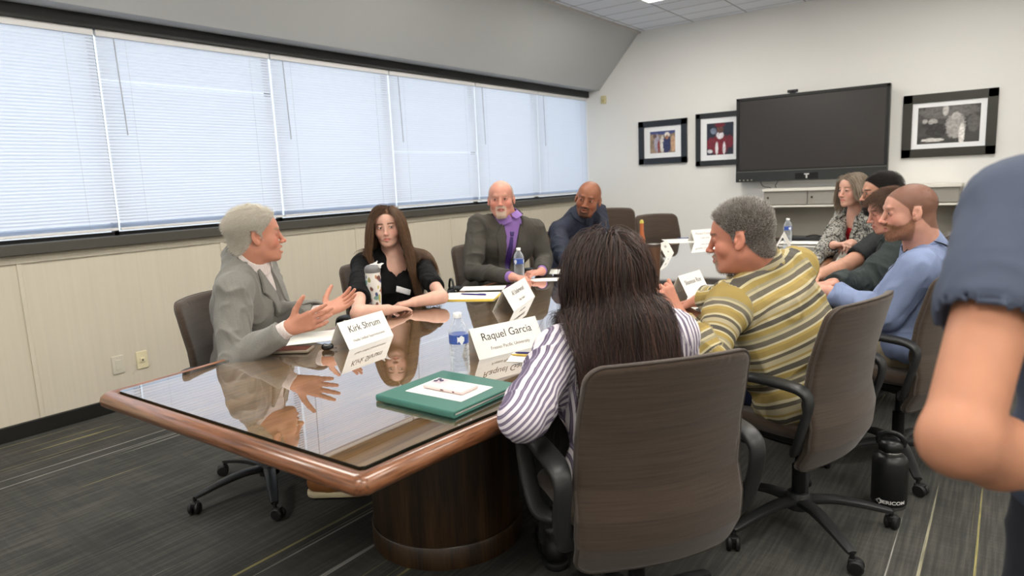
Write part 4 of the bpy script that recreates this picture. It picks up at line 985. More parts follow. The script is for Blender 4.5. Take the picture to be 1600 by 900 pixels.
def pen(px, py, yaw, L, c, lab, z=.7535):
    p = foot(px, py); r = empty('pen', (p[0], p[1], z + .0), yaw * D2R); tag(r, lab, 'pen')
    MB().lathe([(.0015, -L / 2 - .006), (.0035, -L / 2 + .004), (.0042, -L / 2 + .02), (.0042, L / 2 - .03)], R=roty(math.pi / 2), n=12).build('barrel', mat('pen_' + str(c), c, .3), r, True)
    MB().lathe([(.0047, L / 2 - .05), (.0047, L / 2), (.003, L / 2 + .004)], R=roty(math.pi / 2), n=12).build('cap', mat('pen_' + str(c), c, .3), r, True)
    MB().box((L / 2 - .02, 0, .0055), (.02, .0016, .0006)).build('clip', mat('pen_' + str(c), c, .3), r)
pen(740, 463, 12, .15, (38, 24, 110), 'dark blue pen lying on the white sheet and yellow pad', .7620)
pen(828, 554, 20, .10, (44, 40, 96), 'dark blue pen on the note in front of the dark-haired woman', .7560); pen(827, 558, 14, .13, (190, 160, 70), 'thin yellow pen beside the dark blue one on the note', .7560)
pen(1070, 373, 20, .13, (40, 60, 130), 'blue pen on the sheets at the far left table corner', .7560)
# bottles
clear, nt, N_, L_, B_ = newmat('bottle_plastic')
tr = N_.new('ShaderNodeBsdfTransparent'); tr.inputs[0].default_value = (.90, .92, .94, 1); gl = N_.new('ShaderNodeBsdfPrincipled'); gl.inputs['Base Color'].default_value = (.80, .84, .88, 1); gl.inputs['Roughness'].default_value = .12
lw = N_.new('ShaderNodeLayerWeight'); lw.inputs[0].default_value = .35; ma = N_.new('ShaderNodeMath'); ma.operation = 'MULTIPLY_ADD'; ma.inputs[1].default_value = .75; ma.inputs[2].default_value = .10; ma.use_clamp = True
mx = N_.new('ShaderNodeMixShader'); L_.new(lw.outputs['Facing'], ma.inputs[0]); L_.new(ma.outputs[0], mx.inputs[0]); L_.new(tr.outputs[0], mx.inputs[1]); L_.new(gl.outputs[0], mx.inputs[2]); L_.new(mx.outputs[0], N_['Material Output'].inputs[0])
def make_bottle():
    r = empty('water_bottle'); pr = [(.028, 0), (.0315, .004), (.0325, .012)]
    for i in range(5): z = .018 + i * .017; pr += [(.0325, z), (.0325, z + .009), (.0308, z + .013)]
    pr += [(.0325, .104), (.0318, .108), (.0318, .138), (.0325, .142), (.0318, .152), (.027, .166), (.020, .178), (.0135, .186), (.0120, .190), (.0120, .196)]
    MB().lathe(pr, n=32).build('bottle_body', clear, r, True)
    MB().lathe([(.0135, .192), (.0142, .194), (.0142, .206), (.0130, .208)], n=24).build('cap', mat('cap_white', (240, 240, 240), .4), r, True)
    MB().lathe([(.0328, .108), (.0328, .138)], n=32).build('label', mat('label_blue', (52, 82, 160), .4), r, True)
    l = r.children[-1]; m = MB()
    for k in range(3):
        V = []; a0 = k * 2.09
        for i in range(9): a = a0 + i * .09; V += [(.0332 * math.cos(a), .0332 * math.sin(a), .112 + .006 * math.sin(i)), (.0332 * math.cos(a), .0332 * math.sin(a), .134 - .003 * math.sin(i))]
        m.add(V, [(2 * i, 2 * i + 2, 2 * i + 3, 2 * i + 1) for i in range(8)])
    m.build('label_band', mat('label_white', (232, 236, 240), .4), l)
    return r
bt0 = make_bottle()
for i, (px, py, lab) in enumerate([(720, 584, 'clear water bottle with blue label nearest the viewer, left of the large name card'), (812, 438, 'clear water bottle in front of the man with the purple tie'), (1230.5, 379, 'clear water bottle at the far right end of the table')]):
    c = bt0 if i == 0 else dup(bt0); p = foot(px, py); c.location = (p[0], p[1], .7503); c.rotation_euler = (0, 0, 1.1 + i); tag(c, lab, 'bottle', 'plastic water bottles on the table')
# green folder, card and phone
p = foot(700, 620); fc = [foot(598, 627), foot(722, 656), foot(802, 607), foot(682, 588)]
cen = sum(fc) / 4; xa = nrm(A([*(fc[1] - fc[0])[:2], 0])); fyaw = math.atan2(xa[1], xa[0]); fw = np.linalg.norm(fc[1] - fc[0]) / 2; fh = np.linalg.norm(fc[2] - fc[1]) / 2; print('folder', fw, fh, cen)
green = mat('green_leatherette', (54, 106, 94), .45, bump=(500, .15)); r = empty('padfolio', (cen[0], cen[1], .7503), fyaw); tag(r, 'dark green closed padfolio at the near end of the table', 'folder')
MB().box((0, 0, .0035), (fw, fh, .0032), bev=.003).build('back_cover', green, r); MB().box((.0, 0, .0165), (fw, fh, .0035), bev=.003).build('front_cover', green, r)
MB().box((.004, 0, .010), (fw - .010, fh - .008, .004)).build('pages', card_m, r)
MB().sweep([(-fw * .99, -fh + .001, .010), (fw * .99, -fh + .001, .010)], .004, .0098, n=14).build('spine', green, r, True)
st = MB()
for s in (-1, 1): st.box((s * (fw - .006), 0, .0201), (.0005, fh - .006, .0002)); st.box((0, s * (fh - .006), .0201), (fw - .006, .0005, .0002))
st.build('stitching', mat('green_thread', (90, 140, 124), .7), r)
pc = [foot(641, 611), foot(726, 636), foot(773, 611), foot(698, 590)]; pcen = sum(pc) / 4
pr_ = paper(cen[0] + .005, cen[1] + .0, .215, .15, fyaw / D2R + 2, 'white note card lying on the green padfolio under the phone', z=.7705, th=.001)
ph = empty('mobile_phone', (cen[0] + .006, cen[1] + .004, .7720), fyaw + .0 + .03); tag(ph, 'pale pink phone lying face down on the green padfolio', 'phone')
pink = mat('pink_case', (232, 206, 204), .35)
MB().box((0, 0, .0062), (.078, .039, .0060), bev=.005).build('case', pink, ph, True); q = ph.children[0]
MB().box((-.052, .012, .0128), (.018, .019, .0016), bev=.0015).build('camera_bump', mat('camera_grey', (196, 180, 190), .3), q)
l = MB()
for dx, dy in ((-.060, .021), (-.060, .003), (-.044, .012)): l.lathe([(.0068, 0), (.0068, .0018), (.004, .002)], (dx, dy, .0140), 16)
l.build('camera_lenses', mat('lens_purple', (44, 34, 66), .1), q)
MB().box((0, 0, .0011), (.074, .036, .0010), bev=.0008).build('screen', mat('phone_black', (10, 10, 12), .1), ph)
pt = MB(); pt.box((.0, -.039, .006), (.006, .0006, .0018)); pt.box((.044, -.0388, .006), (.004, .0008, .0018)); pt.build('side_buttons', mat('rose_dark', (80, 40, 46), .4), ph)
# wallet-case phone before the man in the blazer and a little black fob
p = foot(455, 549); r = empty('mobile_phone', (p[0], p[1], .7503), 33 * D2R); tag(r, 'dark phone in a tan case on the table by the grey sleeve', 'phone')
MB().box((0, 0, .0065), (.082, .042, .0055), bev=.004).build('case', mat('tan_case', (120, 108, 92), .5), r, True); MB().box((0, 0, .0122), (.074, .036, .0007), bev=.0006).build('screen', mat('brown_screen', (92, 44, 34), .12), r)
MB().box((-.055, .0, .0128), (.012, .03, .0012), bev=.001).build('trim', mat('case_trim', (60, 56, 52), .3, metal=.5), r)
p = foot(512, 547); r = empty('key_fob', (p[0], p[1], .7503), .5); tag(r, 'small black key fob beside the left name card', 'key fob')
V, F = sculpt([EL((0, 0, .012), (.022, .015, .012), 0), EL((.014, .004, .016), (.010, .010, .010), .006), EL((-.012, 0, .013), (.012, .012, .013), .006)], (-.04, -.03, -.004), (.04, .03, .035), .0015); mesh_np('fob_body', V, F, mat('fob_black', (14, 14, 14), .25), r)
MB().sweep([A([.028 + .010 * math.cos(a), .010 * math.sin(a), .008]) for a in np.linspace(0, 2 * math.pi, 16, endpoint=False)], .0012, closed=True, n=6).build('key_ring', mat('ring_metal', (120, 120, 120), .3, metal=.8), r, True)
# patterned tumbler with a bow-shaped lid handle
p = foot(587, 487); p = A([p[0], p[1], 0]); s_ = 1.0; r = empty('tumbler', (p[0], p[1], .7503), .4); tag(r, 'white tumbler with blue and yellow print and grey lid before the woman', 'tumbler')
def tumbler_paint(u, v):
    c = np.tile(A(lin((228, 226, 220))), (len(u), 1)); n2 = vnoise(np.stack([u * 16, v * 14, u * 0], 1))
    rr = random.Random(5)
    for k in range(64):
        cx, cy, rx, ry = rr.random(), rr.random(), rr.uniform(.02, .06), rr.uniform(.03, .09); col = rr.choice([(58, 72, 120), (58, 72, 120), (176, 120, 80), (190, 182, 96), (110, 70, 60), (120, 160, 150), (150, 150, 90)])
        du = np.minimum(abs(u - cx), 1 - abs(u - cx)); d = np.sqrt((du / rx) ** 2 + ((v - cy) / ry) ** 2) + (n2 - .5) * .9; w = sstep(1.05, .9, d)[:, None]; c = c * (1 - w) + A(lin(col)) * w
    return c
nu, nv = 96, 60; V = []; 
hT = .205
for j in range(nv):
    z = .004 + (hT - .004) * j / (nv - 1); R_ = .031 + .0075 * min(1, z / .15)
    for i in range(nu): a = 2 * math.pi * i / nu; V.append((R_ * math.cos(a), R_ * math.sin(a), z))
F = [(j * nu + i, j * nu + (i + 1) % nu, (j + 1) * nu + (i + 1) % nu, (j + 1) * nu + i) for j in range(nv - 1) for i in range(nu)] + [tuple(range(nu - 1, -1, -1)), tuple(range((nv - 1) * nu, nv * nu))]
uu = np.tile(np.arange(nu) / nu, nv); vv = np.repeat(np.arange(nv) / (nv - 1), nu); mesh_np('cup', V, F, attr_mat('tumbler_print', .35), r, True, {'pigment': ('COLOR', tumbler_paint(uu, vv))})
try: r.children[0].data.shade_auto_smooth(angle=.8)
except Exception: pass
MB().lathe([(.0395, .203), (.0405, .206), (.0405, .222), (.037, .232), (.026, .240), (.012, .243)], n=30).build('lid', mat('lid_grey', (112, 112, 112), .3), r, True)
lf = MB()
for (dx, dz, a) in ((.02, .018, .5), (-.02, .014, -.5), (.012, -.004, .9), (-.015, -.006, -.9)):
    R = roty(a); V = [A([0.03, 0, .245]) + R @ A(v) + A([dx * .2, 0, 0]) for v in ((0, .0, 0), (.012, .003, .012), (.026 * np.sign(dx), 0, dz), (.012 * np.sign(dx), -.003, -.008))]; V2 = [v + A([0, .002, 0]) for v in V]
    lf.add(V + V2, [(0, 1, 2, 3), (7, 6, 5, 4), (0, 4, 5, 1), (1, 5, 6, 2), (2, 6, 7, 3), (3, 7, 4, 0)])
lf.box((.012, 0, .243), (.02, .008, .003), bev=.002); lf.build('bow', mat('ribbon_white', (225, 225, 225), .6), r)
# brown steel tumbler and orange bottle behind the dark hair
p = foot(1024, 462); p = at(1022, 440, 4.1); r = empty('tumbler', (p[0], p[1], .7503)); tag(r, 'tall brown metallic tumbler half hidden behind the dark hair', 'tumbler')
MB().lathe([(.030, 0), (.033, .004), (.038, .09), (.042, .19), (.0425, .20)], n=30).build('cup', mat('copper_brown', (104, 78, 62), .3, metal=.5), r, True)
MB().lathe([(.043, .20), (.044, .205), (.043, .216), (.038, .218)], n=30).build('lid', mat('lid_brown', (70, 58, 50), .3), r, True)
p = foot(1003, 400); p = at(1003, 375, 5.6); r = empty('sauce_bottle', (p[0], p[1], .7503)); tag(r, 'slim amber bottle with yellow-green cap in front of the empty chair', 'bottle')
MB().lathe([(.026, 0), (.028, .004), (.028, .10), (.022, .13), (.017, .17), (.017, .235)], n=24).build('bottle_body', mat('amber_orange', (176, 98, 58), .25, coat=.3), r, True)
MB().lathe([(.0172, .235), (.0172, .248), (.010, .262), (.004, .265)], n=20).build('cap', mat('cap_lime', (196, 180, 80), .4), r, True)
# black laptop at the far end
p = foot(1262, 375); r = empty('laptop', (p[0], p[1] + .02, .7503), -4 * D2R); tag(r, 'closed black laptop at the far end of the table', 'laptop')
MB().box((0, 0, .009), (.20, .12, .0085), bev=.004).build('chassis', mat('laptop_black', (30, 32, 34), .4), r, True); MB().box((0, 0, .022), (.20, .12, .0035), bev=.003).build('screen_lid', mat('laptop_black', (30, 32, 34), .4), r, True)
MB().sweep(spline([(-.02, .0, .028), (.04, .03, .040), (.10, .0, .034), (.15, .02, .028)], 5), .006, n=8).build('charger_cord', mat('cord_black', (20, 20, 22), .5), r, True)
# handbag on the floor / chair side behind the woman
c = at(706, 455, 4.15); r = empty('handbag', (c[0], c[1], .50)); 
tag(r, 'small black handbag on a grey stool between the woman and the purple-tie man', 'bag')
r.location = (c[0], c[1], .573)
V, F = sculpt([EL((0, 0, .075), (.10, .045, .085), 0), BX((0, 0, .055), (.10, .045, .055), .02, .02)], (-.13, -.07, -.02), (.13, .07, .19), .004); V = crease(V, F, .004, 22); mesh_np('bag_body', V, F, mat('bag_black', (20, 20, 20), .5), r).rotation_euler = (0, 0, -.6)
MB().sweep(spline([rotz(-.6) @ A(v) for v in ((-.055, 0, .13), (-.055, 0, .18), (-.025, 0, .225), (.025, 0, .225), (.055, 0, .18), (.055, 0, .13))], 6), .007, .005, n=8).build('handle', mat('bag_black', (20, 20, 20), .5), r, True)
sr = empty('stool', (c[0], c[1], 0)); sr.scale = (1, 1, 1.09); tag(sr, 'low grey stool holding the black handbag by the wall', 'stool')
MB().lathe([(.14, .485), (.155, .492), (.155, .512), (.145, .52)], n=30).build('seat', mat('stool_grey', (110, 108, 104), .6), sr, True)
for i in range(4):
    a = i * 1.5708 + .4; MB().sweep([(.10 * math.cos(a), .10 * math.sin(a), .49), (.14 * math.cos(a), .14 * math.sin(a), 0.0)], .011, n=10).build('leg', mat('stool_leg', (60, 60, 60), .4, metal=.5), sr, True)
# flask on the carpet
p = onz(1388, 788, 0); r = empty('insulated_flask', (p[0], p[1], 0), 0); r.scale = (1.2, 1.2, .98); tag(r, 'black insulated steel flask with loop cap standing on the carpet', 'flask')
fb = mat('flask_black', (22, 23, 24), .35, bump=(400, .05)); fs = mat('flask_steel', (150, 150, 150), .25, metal=.9)
MB().lathe([(.050, .0), (.053, .003), (.053, .016)], n=36).build('steel_foot', fs, r, True)
MB().lathe([(.0535, .016), (.055, .019), (.055, .196), (.050, .212), (.040, .224), (.034, .228)], n=40).build('flask_body', fb, r, True)
MB().lathe([(.034, .228), (.0345, .231), (.0345, .240), (.033, .242)], n=30).build('neck_ring', fs, r, True)
cp = MB(); cp.lathe([(.036, .242), (.038, .246), (.038, .268), (.032, .280), (.018, .287)], n=30); cp.sweep(spline([(-.034, 0, .262), (-.036, 0, .292), (-.016, 0, .312), (.016, 0, .312), (.036, 0, .292), (.034, 0, .262)], 6), .010, .005, up=(0, 1, 0), n=10); cp.build('cap', fb, r, True)
fl = r; silver = mat('flask_print', (215, 215, 212), .4)
ca = math.atan2(0 - p[1], 0 - p[0]) + .1
def wrap_text(s, size, zc, a0, parent, m, rad=.0552):
    cu = bpy.data.curves.new('t', 'FONT'); cu.body = s; cu.size = size; cu.align_x = 'CENTER'; cu.align_y = 'CENTER'; cu.offset = .0006; o = bpy.data.objects.new('t', cu); COL.objects.link(o); dg = bpy.context.evaluated_depsgraph_get(); dg.update()
    me = bpy.data.meshes.new_from_object(o.evaluated_get(dg)); bpy.data.objects.remove(o)
    bm = bmesh.new(); bm.from_mesh(me); bmesh.ops.subdivide_edges(bm, edges=bm.edges[:], cuts=1); 
    for v in bm.verts: a = a0 + v.co.x / rad; v.co = Vector((rad * math.cos(a), rad * math.sin(a), zc + v.co.y))
    bm.to_mesh(me); bm.free(); me.materials.clear(); me.materials.append(m); return link('lettering', me, parent)
wrap_text('TERICOM', .020, .036, ca + .12, fl.children[1], silver)
m = MB(); V = [(.0553 * math.cos(ca - .62 + dx / .0553), .0553 * math.sin(ca - .62 + dx / .0553), .036 + dz) for dx, dz in ((-.014, 0), (0, -.014), (.014, 0), (0, .014), (-.008, 0), (0, -.008), (.008, 0), (0, .008))]
m.add(V, [(0, 1, 5, 4), (1, 2, 6, 5), (2, 3, 7, 6), (3, 0, 4, 7)]); m.build('emblem', silver, fl.children[1])
# ------------------------------------------------------------------ clothing helpers
def end_cut(c, d, r=.060):
    d = nrm(d); c = A(c, float)
    return FN(lambda p: np.maximum((c - p) @ d, _n(p - c - d * .03) - r), .002, 's')
def cuts(g, frac):
    o = []
    for s in (-1, 1):
        S, E, W = g.arm[s]; f = frac[s] if isinstance(frac, dict) else frac
        a, b, t = (E, W, (f - .5) * 2) if f > .5 else (S, E, f * 2)
        o.append(end_cut(a + (b - a) * t, b - a))
    return o
def hem_cut(g, z=-.07): return FN(lambda p: z - g.T.inv(p)[:, 2], .004, 'i')
def neck_tf(g):
    ax = nrm(g.HT.fwd(A([0, -.03, -.07])) - g.N + A([0, 0, .02])); return TF(g.N + A([0, 0, .0]), frame_from(ax, yawv(g.sp.get('chest_yaw', g.sp['yaw']))))
def neck_hole(g, r=.066, z0=-.02):
    T = neck_tf(g); return RC((0, .012, z0 + .01), (0, .03, .25), r, r + .02, .006, 's', T=T)
def collar(g, r=.062, h=.034, th=.0028, dip=.03, spread=.018, zc=.048, gap=.3, back=0):
    T = neck_tf(g)
    def f(p):
        q = T.inv(p); fr = sstep(-.05, .06, q[:, 1]); rad = np.hypot(q[:, 0], q[:, 1] - .008); z = q[:, 2] - zc + dip * fr; R0 = r + spread * np.clip(-z / h, -1, 1) * -1 * -1
        R0 = r + spread * np.clip(.5 - z / (2 * h), 0, 1) * (1 + .5 * fr); d = np.maximum(np.abs(rad - R0) - th, np.abs(z) - h * (1 - .15 * fr))
        if gap: an = np.abs(np.arctan2(q[:, 0], q[:, 1])); d = np.maximum(d, (gap * (.35 + np.clip(-z / h, 0, 1)) * .5 - an) * .05)
        if back: d = np.maximum(d, (back - np.abs(np.arctan2(q[:, 0], q[:, 1]))) * .06)
        return d * .8
    return Pr(f, .002)
def tri_v(g, poly): 
    return FN(lambda p: np.maximum(poly2d(g.T.inv(p)[:, 0], g.T.inv(p)[:, 2], poly), -g.T.inv(p)[:, 1]), .003, 's')
def blazer(g, m, vlow=.22, off=.015, fold=(.012, 9), lap_w=.055, frac=.95):
    L = g.L; base = torso_prims(g, off) + sleeve_prims(g, off * .7, frac)
    garment(g, 'jacket', torso_prims(g, off) + [hem_cut(g, -.10), neck_hole(g, g.h.get('neck', .054) + .022), tri_v(g, [(-.062, L + .10), (.062, L + .10), (.056, L - .03), (.0, vlow), (-.056, L - .03)])] + sleeve_prims(g, off * .7, frac) + cuts(g, frac) + [collar(g, g.h.get('neck', .054) + .020, .028, .0042, .0, .020, .022, 0, 1.5)], m, .0055, fold=fold)
    for s in (-1, 1):
        poly = [(s * .062, L + .01), (s * .080, L - .01), (s * (.062 + lap_w), L - .085), (s * (.050 + lap_w), L - .105), (s * (.060 + lap_w * .8), L - .115), (s * .020, vlow + .02), (s * .004, vlow - .012), (0, vlow + .004), (s * .052, L - .03)]
        garment(g, 'lapel', [patch(base, g.T, poly, .0055, .009)], m, .0038)
    pts = drape(base, [g.T.fwd(A([0.005, .2, vlow - .03 - k * .1])) for k in range(2)], .003)
    b = MB()
    for p in pts: b.lathe([(.009, -.002), (.010, .001), (.007, .003)], p + g.inv, 12, frame_from(grad(base, p[None])[1][0], (0, 0, 1)))
    b.build('buttons', mat('button_dark', (50, 48, 46), .4), g.root, True)
    return base
def dress_shirt(g, m, off=.004, frac=1.0, col_kw={}, name='shirt', fold=(.005, 14), warp=None, vox=.005, hem=-.09, buttons=None, hole=.050, extra=[]):
    base = torso_prims(g, off) + extra + sleeve_prims(g, off, frac); nr = g.h.get('neck', .054) + .010; P = base + [RC((0, .020, g.L - .13), (0, .014, g.L - .012), nr + .02, nr, .03, T=g.T), hem_cut(g, hem), neck_hole(g, hole)] + cuts(g, frac)
    o = garment(g, name, P, m, vox, fold=fold, warp=warp); V, F = sculpt([collar(g, **col_kw)], g.N - .14, g.N + A([.14, .14, .14]), .003)
    at_ = {'warp': ('FLOAT', warp(V, True))} if warp else None
    add_mesh(g, 'collar', V, F, m, o, at_)
    if buttons:
        b = MB(); pts = drape(base, [g.T.fwd(A([0, .2, g.L - .06 - k * .085])) for k in range(5)], .001)
        for p in pts: b.lathe([(.0045, 0), (.0055, .001), (.004, .0025)], p + g.inv, 10, frame_from(grad(base, p[None])[1][0], (0, 0, 1)))
        b.build('buttons', buttons, g.root, True)
    return base
def tube_on(g, name, base, pts, w, h, m, off=.003, n=6):
    P = drape(base, spline([g.T.fwd(A(p)) for p in pts], n), off); P = [p + g.inv for p in P]; up = grad(base, A(P) - g.inv)[1].mean(0)
    return MB().sweep(P, w, h, up=up, n=8, sup=3).build(name, m, g.root, True)
def short_hair(g, n, m, length=.012, steps=4, rad=.0006, comb=(0, -.5, .1), off=(.002, .010), mask=hairmask, jit=.12, grav=.12, curl=0., seed=1, name='hair', side=1.6, length_f=None):
    p, q = roots(g, g.headP, mask, n, seed); c = A(comb, float)
    pa = grow(g.headP, p, q, g, lambda q: np.stack([q[:, 0] * side * 3 + c[0], np.full(len(q), c[1]), np.full(len(q), c[2])], 1), steps, length / steps, off=off, jit=jit, grav=grav, curl=curl, seed=seed, length=length_f)
    hair(g, name, pa, rad, m)
def off_face(g, pa):
    q = g.HT.inv(pa.reshape(-1, 3)).reshape(pa.shape); bad = ((q[..., 1] > .055) & (np.abs(q[..., 0]) < .048) & (q[..., 2] < .070) & (q[..., 2] > -.13)).any(1); return pa[~bad]
black_shoe = mat('black_leather', (26, 25, 25), .35); black_sole = mat('black_sole', (18, 18, 18), .6); HT_ = .775
# 1 ---- man in the grey blazer, palms open
wr = at(452, 512, 2.60); wl = at(503, 488, 2.93)
g = make_person(dict(label='man with short grey hair and grey blazer talking with both palms open at left', hip=(-2.80, 1.69, .57), yaw=32, chest_yaw=42, neck=at(386, 410, 2.93), sw=.198, girth=1.05, belly=.3,
  head=dict(pos=at(401, 368, 2.9), yaw=61, pitch=2, s=1.0, skin=(199, 140, 116), red=(200, 98, 80), flush=.25, hair=(172, 164, 144), scalp_col=(178, 168, 152), mouth=.8, jaw=.98, fat=.3, neck=.066, brow=(150, 132, 112), gaze=(0, 0)),
  arms={1: dict(w=wr, e=at(368, 566, 2.66), f=at(524, 489, 2.62) - at(455, 512, 2.60), n=np.cross(A([.15, -.22, 1]), nrm(at(524, 489, 2.62) - at(455, 512, 2.60))), hand=dict(curl=(6, 8, 6), spread=.16, thumb=(.55, .85, .1), fingers=[(0, 4, 4), (5, 8, 6), (10, 12, 8), (16, 14, 10)])),
        -1: dict(w=wl, pole=(0, -.2, -1), f=at(556, 465, 2.98) - wl, n=(.30, -.50, .75), hand=dict(curl=(14, 16, 10), spread=.14, thumb=(.5, .9, .25)))},
  legs={1: dict(k=(-2.36, 1.80, .54), a=(-2.44, 1.80, .11), toe=(.75, .5)), -1: dict(k=(-2.42, 2.06, .55), a=(-2.62, 1.93, .11), toe=(.7, .6))}))
body_mesh(g, .0028); short_hair(g, 13000, hair_mat('hair_silver', (234, 228, 214), (204, 197, 182), (244, 240, 232)), .030, 6, .0006, (0, -.7, -.15), (.003, .022), jit=.16, grav=.15, curl=.0, length_f=lambda q, r: (.55 + .6 * sstep(.0, .07, q[:, 2])) * r.uniform(.7, 1.1, len(q)))
shirt_w = mat('shirt_pinstripe', (206, 196, 192), .8, noise=(90, .12), stretch=(3, 3, .3))
dress_shirt(g, shirt_w, .003, 1.0, fold=None, col_kw= dict(r=.074, h=.028, dip=.028), buttons=mat('button_pale', (210, 205, 195), .4))
blazer(g, mat('blazer_grey', (114, 112, 106), .9, noise=(220, .12), bump=(500, .25), sheen=.2, crinkle=(5, .5, .02)), .20, .016, (.013, 9), frac=.93)
tube_on(g, 'lapel_pin', torso_prims(g, .02), [(-.10, .2, g.L - .12), (-.105, .2, g.L - .125)], .006, .003, mat('pin_dark', (40, 50, 80), .3), .004, 2)
legs(g, mat('denim_dark', (44, 52, 72), .9, noise=(60, .15)), mat('tan_leather', (132, 84, 46), .5, noise=(20, .15)), mat('crepe_sole', (206, 192, 160), .7))
# 2 ---- long-haired woman in black
g = make_person(dict(label='woman with long brown hair in a black short-sleeved top with white name badge', hip=(-2.96, 2.74, .57), yaw=-8, chest_yaw=-30, neck=at(614, 399, 3.90), sw=.175, girth=1.02, bust=1, belly=.1,
  head=dict(pos=at(605, 354, 3.82), yaw=-50, pitch=-2, roll=3, s=.95, fem=1, jaw=.92, nose=.9, ears=0, skin=(220, 174, 154), red=(216, 130, 112), hair=(96, 66, 44), brow=(88, 60, 44), brow_w=.9, lash=1, lip=(188, 104, 96), gaze=(22, 0), neck=.050,
            line=[(-.12, -.085), (-.07, -.070), (-.045, -.045), (-.022, -.012), (.008, -.014), (.020, .018), (.045, .046), (.068, .072), (.085, .088), (.1, .09)]),
  skin_chest=(.11, .085, .10),
  arms={1: dict(w=onz(606, 484, .785), e=onz(559, 490, .80), r=(.038, .031, .032, .022), hand=dict(curl=(8, 12, 8), sc=.9)), -1: dict(w=onz(648, 472, .785), e=onz(690, 464, .80), r=(.038, .031, .032, .022), n=(0, 0, -1), hand=dict(curl=(20, 30, 20), sc=.92))}))
body_mesh(g, .0032)
L = g.L; top_b = mat('black_jersey', (14, 14, 15), .85, bump=(300, .1), spec=.25)
base = torso_prims(g, .008) + sleeve_prims(g, .010, .36, r=(.042, .034, .03, .03))
garment(g, 'blouse', base + [hem_cut(g, -.09), neck_hole(g, .054), tri_v(g, [(-.032, L + .10), (.032, L + .10), (.024, L - .02), (.003, L - .115), (-.003, L - .115), (-.024, L - .02)])] + cuts(g, .36), top_b, .005, fold=(.009, 10))
for s in (-1, 1): garment(g, 'collar_flap', [patch(base, g.T, [(s * .036, L + .03), (s * .090, L - .01), (s * .080, L - .065), (s * .006, L - .125), (s * .028, L - .03)], .002, .004)], top_b, .004)
garment(g, 'name_badge', [patch(base, g.T, [(-.070, L - .185), (.010, L - .165), (.006, L - .133), (-.074, L - .153)], .003, .012)], mat('badge_white', (232, 232, 232), .4), .003)
cg_ = EL((0, .105, -.045), (.057, .062, .110), .004, T=g.HT); colP = base + [cg_, RC(g.T.fwd(A([0, .06, L + .02])), g.T.fwd(A([0, .12, L - .18])), .05, .05, .01)]
p, q = roots(g, g.headP, lambda q: hairmask(q, g.h['line']) * 1, 8000, 4)
def comb_f(q):
    part = q[:, 0] + .018; sx = np.tanh(part * 90); return np.stack([sx * (.45 + .45 * (q[:, 2] > .05)), .16 - .5 * (q[:, 1] < -.04), -.9 * (np.abs(q[:, 0]) > .055) + .0 * q[:, 0]], 1)
pa = grow(g.headP, p, q, g, comb_f, 27, .0195, off=(.003, .028), stiff=.50, grav=.95, jit=.05, seed=5, extra=colP, wave=.22)
pa = off_face(g, smooth_paths(pa)); hair(g, 'hair', pa, .0007, hair_mat('hair_brown', (56, 41, 30), (92, 67, 46), (126, 92, 62)), .5)
legs(g, mat('black_trousers', (26, 26, 28), .9), black_shoe, black_sole)
# 3 ---- man with the purple tie
g = make_person(dict(label='bald man with white goatee in dark grey suit jacket, purple shirt and purple tie', hip=(-2.96, 3.76, .57), yaw=-14, chest_yaw=-32, neck=at(795, 345, 4.64), sw=.215, girth=1.22, belly=1.0,
  head=dict(pos=at(783, 311, 4.58), yaw=-57, pitch=0, roll=1, s=1.04, jaw=1.08, fat=.9, nose=1.1, skin=(212, 152, 132), red=(214, 96, 84), flush=.2, hair=(176, 166, 156), scalp=.35, brow=(190, 160, 140), brow_w=.4, gaze=(-14, 0), neck=.066, beard=(214, 196, 176), beard_full=.5, beard_w=.75,
            line=[(-.12, -.085), (-.07, -.070), (-.045, -.045), (-.022, -.012), (.008, -.014), (.020, .018), (.03, .10), (.068, .2), (.085, .2), (.1, .2)]),
  arms={1: dict(w=onz(800, 433, .79), e=at(738, 424, 4.45), hand=dict(curl=(30, 35, 25))), -1: dict(w=onz(846, 424, .79), e=at(850, 408, 4.75), f=onz(815, 430, .78) - onz(846, 424, .79), n=(0, .2, -1), hand=dict(curl=(35, 40, 30)))}))
body_mesh(g, .0032)
short_hair(g, 1500, hair_mat('hair_white', (222, 214, 206), (176, 168, 160)), .006, 3, .0006, (0, -.6, -.3), (.001, .005), mask=lambda q: np.minimum(hairmask(q, g.h['line']), .085 - q[:, 2]), name='hair')
short_hair(g, 2600, hair_mat('goatee_white', (232, 222, 208), (200, 176, 150)), .008, 3, .0007, (0, .1, -.9), (.001, .006), mask=lambda q: beardmask(q, .5), grav=.5, name='beard')
psh = mat('shirt_purple', (138, 104, 172), .7); sb = dress_shirt(g, psh, .003, 1.0, fold=None, col_kw= dict(r=.074, h=.028, dip=.026), vox=.006, hole=.052)
L = g.L; tp = torso_prims(g, .005)
garment(g, 'tie', [patch(tp, g.T, [(-.016, L - .045), (.016, L - .045), (.012, L - .075), (.034, .10), (0, .06), (-.034, .10), (-.012, L - .075)], .003, .005), patch(tp, g.T, [(-.019, L - .03), (.019, L - .03), (.012, L - .070), (-.012, L - .070)], .006, .009)], mat('tie_purple', (48, 26, 92), .5, noise=(60, .3), stretch=(1, 1, .4)), .003)
blazer(g, mat('suit_charcoal', (66, 63, 57), .9, noise=(220, .12), bump=(500, .2), crinkle=(5, .5, .02)), .14, .016, (.012, 9), frac=.96)
tube_on(g, 'lanyard', torso_prims(g, .018), [(-.066, .1, L), (-.075, .2, L - .12), (-.06, .2, L - .24), (-.03, .2, L - .30)], .005, .0015, mat('lanyard_dark', (40, 32, 60), .7), .005)
legs(g, mat('suit_charcoal', (84, 80, 72)), black_shoe, black_sole)
